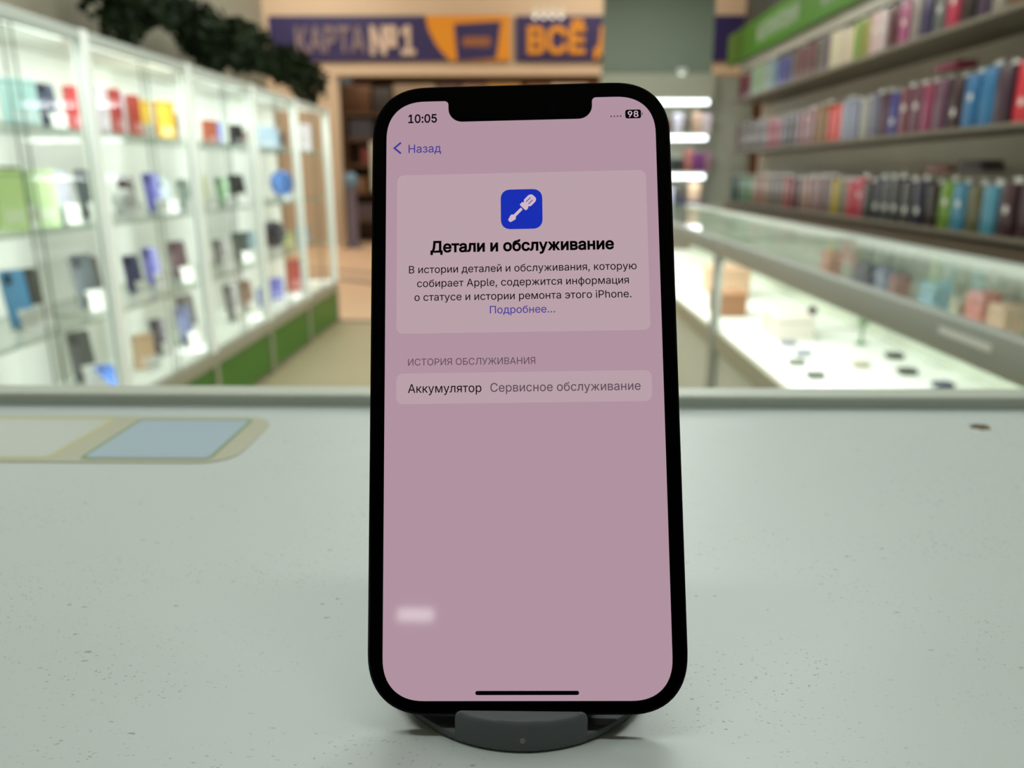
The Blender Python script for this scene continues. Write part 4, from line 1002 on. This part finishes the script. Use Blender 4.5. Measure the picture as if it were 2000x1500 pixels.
for i in range(2100):
    t_ = random.random()
    y = 3.15 * t_
    clump = 0.72 + 0.42 * sin(y * 6.3 + 1) * sin(y * 2.1 + 0.4)
    a = random.uniform(0, 2 * pi)
    rr_ = 0.165 * clump * math.sqrt(random.random())
    c = Vector((rr_ * cos(a) * 0.8, y + random.uniform(-0.03, 0.03), rr_ * sin(a) - 0.03 - 0.05 * max(0, sin(y * 6.3 + 1))))
    if c.x < -0.2:
        c.x = -0.2
    e = Euler((random.uniform(-2.6, -0.6), random.uniform(-0.9, 0.9), random.uniform(0, 2 * pi)))
    leaf(leaves, c, e.to_quaternion(), random.uniform(0.045, 0.075))
lb = MB()
lb.bm.free()
lb.bm = leaves
lb.obj('leaves', mat('ivy_leaf', (24, 38, 14), rough=0.7, spec=0.2, vary=0.35, scale=8), ivy)

# ---------------------------------------------------------------- glass counters on the right
M_rail = mat('counter_rail', (162, 167, 160), rough=0.45, metal=0.1)
M_grn = mat('counter_back', (196, 205, 188), rough=0.6)
XR = 0.84
DZ = 0.48


def glass_counter(y0, y1, label):
    t = thing('glass_counter', (XR, y0, 0), label, 'glass counter', 'glass display counters along the right side')
    L = y1 - y0
    MB().box(0.02, 0.66, 0.01, L - 0.01, 0.0, 0.40).obj('base_cabinet', mat('counter_base', (206, 210, 202), rough=0.5), t)
    MB().box(0.0, 0.02, 0.0, L, 0.395, 0.478, bevel=0.003).obj('front_trim', M_trim, t)
    MB().box(0.02, 0.67, 0.01, L - 0.01, 0.44, DZ).obj('deck', M_deck, t)
    MB().box(-0.012, 0.028, 0.0, L, 0.803, 0.878, bevel=0.006).obj('front_rail', M_rail, t, smooth=True)
    MB().box(0.585, 0.675, 0.0, L, 0.845, 0.882, bevel=0.004).obj('rear_rail', mat('counter_rear_rail', (206, 214, 204), rough=0.35), t)
    MB().box(0.66, 0.672, 0.01, L - 0.01, DZ, 0.848).obj('back_panel', M_grn, t)
    for yy in (0.0, L - 0.03):
        MB().box(-0.008, 0.022, yy, yy + 0.03, 0.0, 0.81, bevel=0.003).obj('post', M_rail, t)
    glass_board(0.028, 0.587, 0.005, L - 0.005, 0.868, 0.876).obj('top_glass', [M_shelfglass, M_edge], t)
    MB().box(0.004, 0.010, 0.03, L - 0.03, 0.478, 0.806).obj('front_glass', M_glass, t)
    glass_board(0.44, 0.655, 0.02, L - 0.02, 0.672, 0.68).obj('middle_shelf', [M_shelfglass, M_edge], t)
    MB().box(0.03, 0.05, 0.06, L - 0.06, 0.80, 0.815).obj('led_strip', M_led, t)
    area('counter_light', (0.06, L / 2, 0.797), (0, radians(-25), 0), 0.05, L - 0.2, 9.0 * L / 2.5, (0.96, 1.0, 0.94), t)
    return t


gc = glass_counter(0.95, 3.45, 'nearest glass-topped display counter on the right with a lit white deck')
glass_counter(3.46, 5.96, 'second glass-topped display counter on the right, beyond the grey post')
glass_counter(5.97, 7.2, 'farthest glass-topped display counter on the right')
MB().box(-0.0135, -0.012, 0.42, 0.60, 0.842, 0.856).obj('white_strip', mat('white_strip', (225, 228, 225), rough=0.5), gc)  # thin white strip on the face of the front rail


def gadget(x, y, kind, rgb, label):
    t = thing('small_gadget', (x, y, DZ + 0.0006), label, 'gadget', 'small gadgets on the deck of the right counter')
    if kind == 'case':
        MB().box(-0.03, 0.03, -0.024, 0.024, 0, 0.022, bevel=0.009, seg=3).obj('case_body', colmat(rgb, 0.3), t, smooth=True)
        MB().box(-0.0305, 0.0305, -0.0245, 0.0245, 0.0125, 0.0135, bevel=0.0003).obj('lid_seam', M_darkprint, t)
    else:
        MB().box(-0.02, 0.02, -0.02, 0.02, 0, 0.01, bevel=0.003).obj('foot', colmat(rgb), t)
        MB().cyl(0.006, 0.01, 0.08, n=16).obj('stem', colmat(rgb), t)
        MB().sphere(0.022, (0, 0, 0.095)).obj('head', colmat(rgb, 0.3), t, smooth=True)


for x, y, kd, rgb, lb_ in [
    (1.24, 3.36, 'stand', (55, 55, 58), 'dark knob-headed gadget stand at the far end of the near right counter deck'),
    (0.985, 2.77, 'case', (120, 125, 118), 'grey earbud case nearest the front trim on the right counter deck'),
    (0.985, 2.58, 'case', (95, 100, 95), 'darker grey earbud case nearest the photographer on the right counter deck'),
    (1.385, 2.88, 'case', (40, 52, 44), 'dark green earbud case at the back of the right counter deck'),
    (1.32, 2.64, 'case', (52, 62, 54), 'deep grey-green earbud case in front of the dark green one on the right deck'),
    (1.06, 3.10, 'case', (135, 140, 150), 'blue grey earbud case midway along the right counter deck'),
    (1.35, 2.46, 'case', (66, 72, 96), 'navy earbud case closest to the counter rail on the right deck'),
    (1.06, 2.92, 'case', (150, 155, 165), 'pale lilac earbud case between the grey cases on the right deck'),
    (1.36, 3.12, 'stand', (110, 140, 108), 'light green knob-headed gadget stand farther back on the right deck'),
    (1.20, 2.74, 'case', (190, 185, 165), 'cream earbud case in the middle of the right counter deck')]:
    gadget(x, y, kd, rgb, lb_)


def plain_box(name, x, y, z, dx, dy, dz, rgb, label, cat, group):
    t = thing(name, (x, y, z + 0.0006), label, cat, group)
    MB().box(-dx / 2, dx / 2, -dy / 2, dy / 2, 0, dz, bevel=0.003).obj('carton', colmat(rgb, 0.5), t)
    MB().box(-dx / 2 - 0.0006, dx / 2 + 0.0006, -dy / 2 - 0.0006, dy / 2 + 0.0006, dz * 0.72, dz * 0.76).obj('lid_seam', colmat(tuple(int(v * 0.75) for v in rgb), 0.5), t)


plain_box('carton_box', 1.12, 3.30, DZ, 0.16, 0.20, 0.10, (222, 216, 205), 'low cream carton at the far end of the near right counter deck', 'box', 'cartons in the right counters')
plain_box('carton_box', 1.00, 3.85, DZ, 0.14, 0.2, 0.11, (150, 105, 70), 'brown carton in the second right counter beside the grey post', 'box', 'cartons in the right counters')
plain_box('carton_box', 1.15, 4.5, DZ, 0.2, 0.3, 0.16, (205, 170, 140), 'tan carton deeper in the second right counter', 'box', 'cartons in the right counters')
for x, y, dy, dz, rgb, lb_ in [(1.40, 3.82 - 0.2, 0.10, 0.13, (205, 150, 130), 'peach packet standing'), (1.42, 3.28, 0.14, 0.11, (95, 98, 112), 'dark slate packet standing'), (1.43, 3.12, 0.07, 0.11, (150, 160, 185), 'blue grey packet standing'),
                               (1.42, 2.98, 0.05, 0.10, (165, 120, 115), 'rosy brown packet standing'), (1.41, 2.70, 0.10, 0.11, (160, 200, 212), 'pale blue packet standing'), (1.41, 2.52, 0.06, 0.08, (205, 200, 175), 'small cream packet standing'),
                               (1.41, 2.41, 0.09, 0.12, (225, 150, 140), 'salmon pink packet standing'), (1.41, 2.29, 0.09, 0.10, (225, 190, 160), 'peach orange packet standing')]:
    far = y > 3.45
    plain_box('accessory_packet', x, y, 0.68, 0.06, dy, dz, rgb, lb_ + (' on the middle shelf of the second right counter' if far else ' on the middle shelf of the near right counter'), 'packet', 'packets on the middle shelf of the right counters')

# ---------------------------------------------------------------- wall display on the right
M_board = mat('shelf_board', (112, 104, 88), rough=0.55, vary=0.08, scale=12)
M_cab = mat('brown_cabinet', (96, 84, 66), rough=0.55, vary=0.1, scale=10)
M_wback = mat('display_back', (222, 214, 198), rough=0.7)
wd = thing('wall_shelving', (1.88, 1.2, 0), 'long brown-fronted wall shelving with three shelves of phone cases on the right', 'shelving')
LW = 6.4
MB().box(0.0, 0.365, 0, LW, 0.0, 0.87).obj('base_cabinet', M_cab, wd)
MB().box(0.345, 0.365, 0, LW, 0.87, 2.015).obj('back_panel', M_wback, wd)
ROW_Z = [1.772, 1.338, 0.905]
for z in ROW_Z:
    MB().box(-0.015, 0.35, 0, LW, z - 0.02, z, bevel=0.003).obj('shelf', M_board, wd)
PACKS = [
('top wall shelf', [
(8.20,'yellow',(175, 165, 80)),(7.58,'dark crimson',(115, 45, 60)),(6.97,'pale green',(170, 195, 160)),(6.63,'light blue',(150, 170, 185)),(6.29,'blue violet',(95, 95, 160)),(6.07,'grey brown',(120, 105, 100)),(5.84,'dusty rose',(125, 85, 85)),(5.54,'grey',(115, 110, 110)),(5.20,'ivory pink',(225, 212, 200)),(4.89,'lime',(160, 175, 90)),(4.67,'blush pink',(228, 195, 190)),(4.51,'dark maroon',(85, 35, 50)),(4.41,'magenta pink',(200, 95, 145)),(4.30,'crimson',(140, 35, 65)),(4.20,'beige',(170, 155, 145)),(4.08,'navy',(62, 62, 105)),(4.01,'steel grey',(110, 115, 125)),(3.93,'dark red',(110, 35, 45)),(3.86,'hot pink',(215, 60, 95)),(3.73,'black',(45, 35, 35)),(3.63,'purple',(85, 60, 95)),(3.46,'light grey',(170, 160, 155)),(3.35,'tan',(140, 95, 60)),]),
('middle wall shelf', [
(7.04,'grey tan',(120, 105, 100)),(6.67,'smoke grey',(112, 110, 110)),(6.44,'crimson',(160, 60, 80)),(6.14,'charcoal',(80, 80, 82)),(5.71,'dusty rose',(150, 105, 115)),(5.44,'ochre',(140, 95, 40)),(5.21,'coral red',(225, 75, 65)),(5.01,'pale grey blue',(165, 168, 185)),(4.85,'blue grey',(150, 152, 170)),(4.70,'cream',(190, 188, 170)),(4.55,'slate blue',(120, 122, 145)),(4.46,'dark maroon',(80, 40, 55)),(4.35,'royal blue',(55, 55, 150)),(4.18,'rosewood',(120, 65, 80)),(4.04,'raspberry',(150, 55, 90)),(3.90,'mauve',(115, 75, 95)),(3.81,'dark plum',(70, 40, 55)),(3.71,'black brown',(58, 35, 42)),(3.56,'sky blue',(40, 130, 180)),(3.42,'mauve grey',(115, 80, 95)),(3.35,'dark purple',(75, 45, 65)),(3.29,'red coral',(235, 55, 75)),]),
('lowest wall shelf', [
(7.52,'dark teal',(60, 90, 80)),(7.14,'green',(105, 140, 105)),(6.62,'tan orange',(155, 115, 90)),(6.30,'grey',(110, 105, 100)),(5.99,'brick red',(155, 70, 70)),(5.78,'dark maroon',(80, 50, 55)),(5.63,'tan',(150, 120, 105)),(5.41,'dusty pink',(150, 115, 115)),(5.23,'mauve grey',(135, 115, 120)),(5.05,'mustard',(185, 165, 40)),(4.91,'grey green',(105, 108, 98)),(4.75,'coral red',(195, 70, 85)),(4.59,'dark green',(70, 78, 70)),(4.47,'ink blue',(52, 55, 65)),(4.36,'charcoal',(66, 66, 64)),(4.24,'graphite',(58, 58, 56)),(4.14,'dark grey',(75, 72, 72)),(4.01,'navy',(40, 40, 65)),(3.87,'black brown',(45, 35, 35)),(3.72,'lime green',(115, 160, 40)),(3.57,'blue',(75, 140, 175)),(3.48,'olive',(110, 110, 70)),(3.37,'sky blue',(90, 160, 195)),(3.25,'dark wine',(72, 45, 52)),])]
M_tab = mat('hang_tab', (205, 205, 200), rough=0.3)
M_spot = mat('pack_spot', (215, 212, 205), rough=0.35)


def case_pack(x, y, z, rgb, w_, h_, label, spot):
    t = thing('phone_case_pack', (x, y, z + 0.0006), label, 'phone case', 'phone case packs on the right wall shelves')
    d_ = 0.07
    MB().box(-d_ / 2, d_ / 2, -w_ / 2, w_ / 2, 0, h_, bevel=0.006).obj('case', colmat(rgb, 0.35), t, smooth=True)
    MB().box(-0.0015, 0.0015, -w_ * 0.28, w_ * 0.28, h_, h_ + 0.022).obj('hang_tab', M_tab, t)
    if spot:
        mx = Matrix.Translation((-d_ / 2, 0, h_ * (0.45 + 0.12 * spot))) @ Matrix.Rotation(radians(-90), 4, 'Y')
        MB().cyl(0.016, 0, 0.0012, n=20, mx=mx).obj('round_spot', M_spot, t)  # small pale disc on the aisle side of the pack
    return t


rp = random.Random(3)
for ri, (rname, plist) in enumerate(PACKS):
    y = 2.80
    kidx = 0
    ys = [p[0] * 0.972 for p in plist]          # listed for the rear of the packs; their fronts stand nearer the aisle
    while y < 7.40:
        j = min(range(len(plist)), key=lambda q: abs(2984 / ys[q] - 2984 / y))
        _, cname, rgb = plist[j]
        w_ = rp.uniform(0.092, 0.105)
        h_ = rp.uniform(0.195, 0.225) * (1.04 if ri == 1 else 1.0)
        step = w_ + rp.uniform(0.012, 0.03)
        rgb2 = tuple(max(0, min(255, int(v * rp.uniform(0.77, 0.87)))) for v in rgb)
        sp = rp.choice([0, 0, 1, -1, 0.5]) if y < 4.6 else 0
        case_pack(1.93 + rp.uniform(-0.006, 0.006), y + w_ / 2, ROW_Z[ri], rgb2, w_, h_,
                  f'{cname} phone case pack on the {rname}, {ORD[kidx]} from the near end', sp)
        y += step
        kidx += 1
# folded covers lying on top of the packs / on the shelves
def folded_cover(x, y, z, rgb, label, n=2):
    t = thing('folded_cover', (x, y, z), label, 'phone case', 'folded covers lying on the packs')
    for i in range(n):
        MB().box(-0.05, 0.05, -0.10 + 0.01 * i, 0.10 - 0.006 * i, 0.016 * i, 0.016 * i + 0.014, bevel=0.005).obj('flap', colmat(tuple(int(v * (1 - 0.3 * i)) for v in rgb)), t, smooth=True)


folded_cover(1.935, 3.80, ROW_Z[1] + 0.262, (130, 30, 60), 'crimson folded cover lying across the packs of the middle wall shelf')
folded_cover(1.935, 3.48, ROW_Z[2] + 0.250, (45, 40, 45), 'black folded cover lying across the packs of the lowest wall shelf', 3)
folded_cover(1.935, 3.76, ROW_Z[2] + 0.250, (120, 70, 65), 'dull red folded cover lying behind the black one on the lowest shelf packs')

# green sign with dark band above the shelving
sg = thing('green_signboard', (1.88, 1.2, 2.10), 'long green signboard with grey lettering above the right wall shelving', 'sign')
MB().box(0.0, 0.04, 0.0, 6.65, 0.0, 0.265, bevel=0.004).obj('board', mat('sign_green', (58, 112, 8), rough=0.5), sg)
M_sgtxt = mat('sign_grey_text', (150, 158, 145), rough=0.5)
rs = random.Random(8)
for blk, (ya, yb) in enumerate(((3.65, 4.25), (4.7, 5.75))):
    m = MB()
    y = ya
    while y < yb - 0.05:
        wl = rs.uniform(0.07, 0.10)
        # illegible upright strokes
        m.box(-0.003, 0.0, y, y + 0.022, 0.07, 0.20)
        m.box(-0.003, 0.0, y + wl - 0.022, y + wl, 0.07, 0.20)
        zz = rs.choice((0.07, 0.125, 0.178))
        m.box(-0.003, 0.0, y + 0.022, y + wl - 0.022, zz, zz + 0.022)
        y += wl + 0.03
    m.obj('lettering', M_sgtxt, sg)
structure('trim_4', MB().box(1.93, 2.24, 1.2, 7.5, 2.37, CEIL), mat('dark_band', (42, 46, 40), rough=0.6))
structure('trim_5', MB().box(1.925, 2.24, 1.2, 7.55, 2.02, 2.37), M_wallR)

# ---------------------------------------------------------------- far end of the right side: fascia and lit end shelving
structure('wall_back', MB().box(0.70, 1.69, 7.62, 7.70, 2.02, CEIL), mat('fascia_greygreen', (128, 138, 124), rough=0.7))
eu = thing('end_shelving', (0.72, 7.62, 0), 'shelving with three white tube lamps facing the shop at its far right end', 'shelving')
M_eu = mat('end_shelving_board', (172, 172, 156), rough=0.6)
MB().box(0, 1.42, 0.22, 0.24, 0, 2.02).obj('back_panel', M_eu, eu)
MB().box(0, 1.42, -0.03, 0.22, 0, 0.86).obj('base_cabinet', M_eu, eu)
MB().box(0, 1.0, -0.03, 0.0, 1.80, 2.02).obj('top_panel', M_eu, eu)
MB().box(-0.02, 0, -0.03, 0.24, 0, 2.02).obj('side_panel', M_eu, eu)
M_tube = mat('tube_lamp', (245, 250, 250), emit=(236, 246, 250), strength=4.5)
for z in (1.775, 1.462, 1.117):
    MB().box(0, 1.0, 0.0, 0.22, z + 0.025, z + 0.042).obj('shelf', M_eu, eu)
    MB().cyl(0.019, 0.05, 0.955, n=16, mx=Matrix.Translation((0, -0.02, z)) @ Matrix.Rotation(radians(90), 4, 'Y')).obj('tube_lamp', M_tube, eu)
    area('tube_light', (0.5, 0.0, z - 0.022), (radians(-15), 0, 0), 0.9, 0.03, 2.5, (0.95, 1.0, 1.0), eu)
EZ = [1.504, 1.159, 0.86]
for row, (dx, wx, hz, rgb, lb_) in [
    (0, (0.60, 0.10, 0.13, (92, 75, 55), 'brown box on the upper shelf of the end shelving')), (0, (0.70, 0.08, 0.18, (190, 185, 198), 'lavender grey box on the upper shelf of the end shelving')),
    (0, (0.79, 0.08, 0.15, (100, 92, 82), 'dark taupe box on the upper shelf of the end shelving')), (0, (0.88, 0.08, 0.19, (185, 155, 135), 'tan box on the upper shelf of the end shelving')),
    (0, (0.97, 0.08, 0.17, (205, 190, 195), 'pale pink box on the upper shelf of the end shelving')),
    (1, (0.60, 0.10, 0.14, (55, 78, 82), 'dark teal box on the middle shelf of the end shelving')), (1, (0.71, 0.11, 0.12, (38, 38, 38), 'black box on the middle shelf of the end shelving')),
    (1, (0.82, 0.07, 0.2, (150, 90, 85), 'coral brown box on the middle shelf of the end shelving')), (1, (0.91, 0.09, 0.17, (105, 45, 105), 'purple box on the middle shelf of the end shelving')),
    (1, (1.0, 0.06, 0.18, (150, 110, 125), 'dusty pink box on the middle shelf of the end shelving')),
    (2, (0.62, 0.14, 0.15, (195, 195, 215), 'lavender box on the lowest shelf of the end shelving')), (2, (0.76, 0.09, 0.16, (75, 70, 70), 'dark grey box on the lowest shelf of the end shelving')),
    (2, (0.89, 0.11, 0.2, (215, 185, 155), 'peach box on the lowest shelf of the end shelving'))]:
    plain_box('product_box', 0.72 + dx, 7.72, EZ[row], wx, 0.10, hz, rgb, lb_, 'box', 'boxes on the end shelving')
plain_box('product_box', 1.56, 7.635, 0.86, 0.24, 0.06, 0.03, (45, 55, 110), 'flat dark blue box lying at the front of the end shelving', 'box', 'boxes on the end shelving')


def spot_lamp(x, y, z, label, col, st, rad=0.03):
    t = thing('spot_lamp', (x, y, z), label, 'lamp', 'small spot lamps')
    MB().cyl(rad * 1.25, 0.0, 0.05, n=20).obj('housing', M_lampbody, t)
    MB().cyl(rad, -0.012, 0.002, n=20, bevel=0.004).obj('bulb', mat('spot_bulb_' + col, (255, 255, 250), emit=(235, 255, 240) if col == 'cool' else (255, 238, 205), strength=st), t)


t = thing('fascia_lamp', (1.415, 7.60, 2.03), 'small greenish-white lamp on the lower edge of the grey fascia', 'lamp')
MB().box(-0.04, 0.04, -0.03, 0.02, -0.01, 0.035, bevel=0.006).obj('housing', M_lampbody, t)
MB().cyl(0.028, -0.03, 0.0, n=20, mx=Matrix.Translation((0, -0.02, 0.005)) @ Matrix.Rotation(radians(90), 4, 'X')).obj('bulb', mat('fascia_bulb', (240, 250, 240), emit=(225, 250, 232), strength=1.6), t)

# ---------------------------------------------------------------- the store across the mall
M_navy = mat('sign_navy', (44, 38, 96), rough=0.5)
M_orange = mat('sign_orange', (225, 150, 25), rough=0.5)
M_cream_t = mat('sign_cream', (205, 186, 172), rough=0.5)
FX = Matrix(((1, 0, 0, 0), (0, 0, -1, 0), (0, 1, 0, 0), (0, 0, 0, 1)))   # xy plane -> facing -Y
s1 = thing('store_sign', (-3.95, 13.0, 2.83), 'dark purple store sign with pale lettering and an orange picture, left half of the facade', 'sign')
MB().box(0, 3.72, 0, 0.05, 0, 0.645).obj('board', M_navy, s1)
text_obj('lettering', 'КАРТА', 1.06, 0.36, mat('sign_reflect_mauve', (138, 122, 130), rough=0.5), s1, Matrix.Translation((0.42, -0.012, 0.12)) @ FX, 0.03, 4, 0.02)  # greying by a reflection on the sign put into this word's colour
text_obj('lettering', '№1', 0.66, 0.38, M_cream_t, s1, Matrix.Translation((1.58, -0.012, 0.10)) @ FX, 0.06, 4, 0.02)
# orange swoosh panel with a purple card on it
sw = [(2.42, 0.645), (2.46, 0.45), (2.58, 0.22), (2.78, 0.0), (3.72, 0.0), (3.72, 0.645)]
oc = MB().prism(sw, 0.0, 0.012, mx=FX @ Matrix.Translation((0, 0, 0.0))).obj('orange_panel', M_orange, s1)
cd = MB().prism([(2.90, 0.0), (3.50, 0.03), (3.58, 0.56), (2.86, 0.52)], 0.012, 0.02, mx=FX).obj('purple_card', M_navy, s1)
MB().prism(corner_rect(2.98, 3.42, 0.2, 0.34, 0.05), 0.02, 0.024, mx=FX).obj('card_emblem', mat('sign_brown', (150, 95, 60), rough=0.5), cd)
s2 = thing('store_sign', (-0.15, 13.0, 2.82), 'dark purple store sign with orange capital letters, right half of the facade', 'sign')
MB().box(0, 4.6, 0, 0.05, 0, 0.645).obj('board', M_navy, s2)
text_obj('lettering', 'ВСЁ Д', 1.36, 0.36, M_orange, s2, Matrix.Translation((0.20, -0.012, 0.12)) @ FX, 0.055, 4, 0.02)

wood = [(-2.92, 0.50, 2.60, (84, 50, 22), 'dark brown wooden cabinet at the left end of the store across the mall'),
        (-2.38, 0.28, 2.55, (48, 40, 34), 'narrow near-black cabinet second from the left in the store across the mall'),
        (-2.06, 0.66, 2.60, (120, 100, 76), 'taupe cabinet third from the left in the store across the mall'),
        (-1.36, 0.32, 2.60, (70, 48, 36), 'dark cabinet between taupe and rosy ones in the store across the mall'),
        (-1.0, 0.36, 2.60, (105, 74, 56), 'rosy brown cabinet left of the yellow poster in the store across the mall'),
        (0.02, 0.34, 2.60, (110, 68, 26), 'orange brown cabinet right of the yellow poster in the store across the mall'),
        (0.40, 0.58, 2.60, (176, 152, 120), 'pale taupe cabinet right of the orange brown one in the store across the mall'),
        (1.02, 0.34, 2.60, (104, 62, 24), 'orange brown cabinet nearest the grey fascia in the store across the mall')]
for i, (x, wx, hz, rgb, lb_) in enumerate(wood):
    wx *= 1.085
    t = thing('wooden_cabinet', (x * 1.085, 14.1, 0), lb_, 'cabinet', 'wooden cabinets in the store across the mall')
    MB().box(0, wx, 0, 0.45, 0, hz).obj('carcass', colmat(rgb, 0.6), t)
    for k_ in (0, 1):
        d = MB().box(wx * 0.5 * k_ + 0.008, wx * 0.5 * (k_ + 1) - 0.008, -0.018, 0, 0.08, hz - 0.05, bevel=0.003).obj('door', colmat(tuple(int(v * 0.95) for v in rgb), 0.5), t)
        hx = wx * 0.5 + (-0.03 if k_ == 0 else 0.03)
        MB().box(hx - 0.006, hx + 0.006, -0.04, -0.018, 1.0, 1.15).obj('handle', M_alu, d)
po = thing('poster', (-0.665, 14.3, 1.0), 'ochre yellow poster panel hanging in the store across the mall', 'poster')
MB().box(0, 0.6, 0, 0.03, 0, 1.62).obj('sheet', mat('poster_ochre', (190, 135, 35), rough=0.5), po)
MB().box(-0.02, 0.62, -0.005, 0.035, 1.62, 1.65).obj('hanging_bar', mat('poster_bar', (90, 75, 60)), po)
MB().box(0.28, 0.32, 0.03, 0.05, -1.0, 1.62).obj('pole', mat('poster_bar', (90, 75, 60)), po)
# open rack with goods left of the phone
rk = thing('open_rack', (-2.98, 13.45, 0), 'dark open wooden rack with goods seen between the cases and the phone', 'rack')
M_rk = mat('rack_wood', (96, 70, 46), rough=0.6)
for x in (0, 0.72):
    MB().box(x, x + 0.04, 0, 0.4, 0, 2.1).obj('upright', M_rk, rk)
for z in (0.35, 0.80, 1.25, 1.66, 2.06):
    MB().box(0.04, 0.72, 0, 0.4, z, z + 0.04).obj('shelf', M_rk, rk)
MB().box(0.04, 0.72, 0.38, 0.4, 0.1, 2.06).obj('back_board', mat('rack_back', (82, 64, 48), rough=0.7), rk)
for x, z, wx, hz, rgb, lb_ in [(0.28, 1.70, 0.40, 0.30, (62, 62, 72), 'dark slate bundle on the upper shelf of the open rack'), (0.44, 1.29, 0.36, 0.26, (112, 52, 46), 'dull red bundle on the middle shelf of the open rack'),
                             (0.22, 0.84, 0.22, 0.24, (125, 95, 65), 'tan bundle on the lower left of the open rack'), (0.52, 0.84, 0.26, 0.28, (95, 70, 66), 'brown bundle on the lower right of the open rack'), (0.4, 0.39, 0.5, 0.26, (90, 78, 84), 'greyish bundle on the bottom shelf of the open rack')]:
    plain_box('goods_bundle', -2.98 + x, 13.64, z, wx, 0.3, hz, rgb, lb_, 'bundle', 'bundles on the open rack')
mq = thing('display_stand', (-2.72, 12.6, 0), 'slim grey display stand with a light blue round head before the open rack', 'stand')
MB().cyl(0.16, 0, 0.03, n=28).obj('foot', colmat((110, 105, 118)), mq)
MB().cyl(0.09, 0.03, 0.92, n=20, r2=0.075).obj('column', colmat((112, 106, 124)), mq, smooth=True)
MB().sphere(0.12, (0, 0, 1.03), 1, 1, 1.1).obj('head', colmat((105, 140, 165)), mq, smooth=True)
bn = thing('roll_banner', (-2.34, 12.7, 0), 'pale grey upright banner just left of the phone', 'banner')
MB().box(-0.07, 0.35, -0.01, 0.01, 0.88, 1.62).obj('sheet', colmat((196, 204, 192)), bn)
MB().cyl(0.015, 0.03, 1.64, c=(0.14, 0.03), n=12).obj('pole', M_alu, bn)
MB().box(-0.07, 0.35, -0.08, 0.1, 0, 0.04).obj('foot', M_alu, bn)
for i in range(4):
    t = thing('track_lamp', (0.135 + i * 0.12, 11.9, 3.26), ['leftmost', 'second', 'third', 'rightmost'][i] + ' of four small lamps in a row before the purple sign', 'lamp', 'row of small lamps before the purple sign')
    MB().cyl(0.035, 0.0, 0.1, n=16).obj('housing', M_lampbody, t)
    MB().sphere(0.032, (0, 0, 0.0)).obj('bulb', mat('track_bulb', (255, 250, 240), emit=(250, 240, 225), strength=1.1), t, smooth=True)
    MB().cyl(0.006, 0.1, 1.69, n=8).obj('rod', M_alu, t)

area('store_light', (-0.5, 13.7, 2.75), (0, 0, 0), 5.0, 0.5, 40.0, WARM)
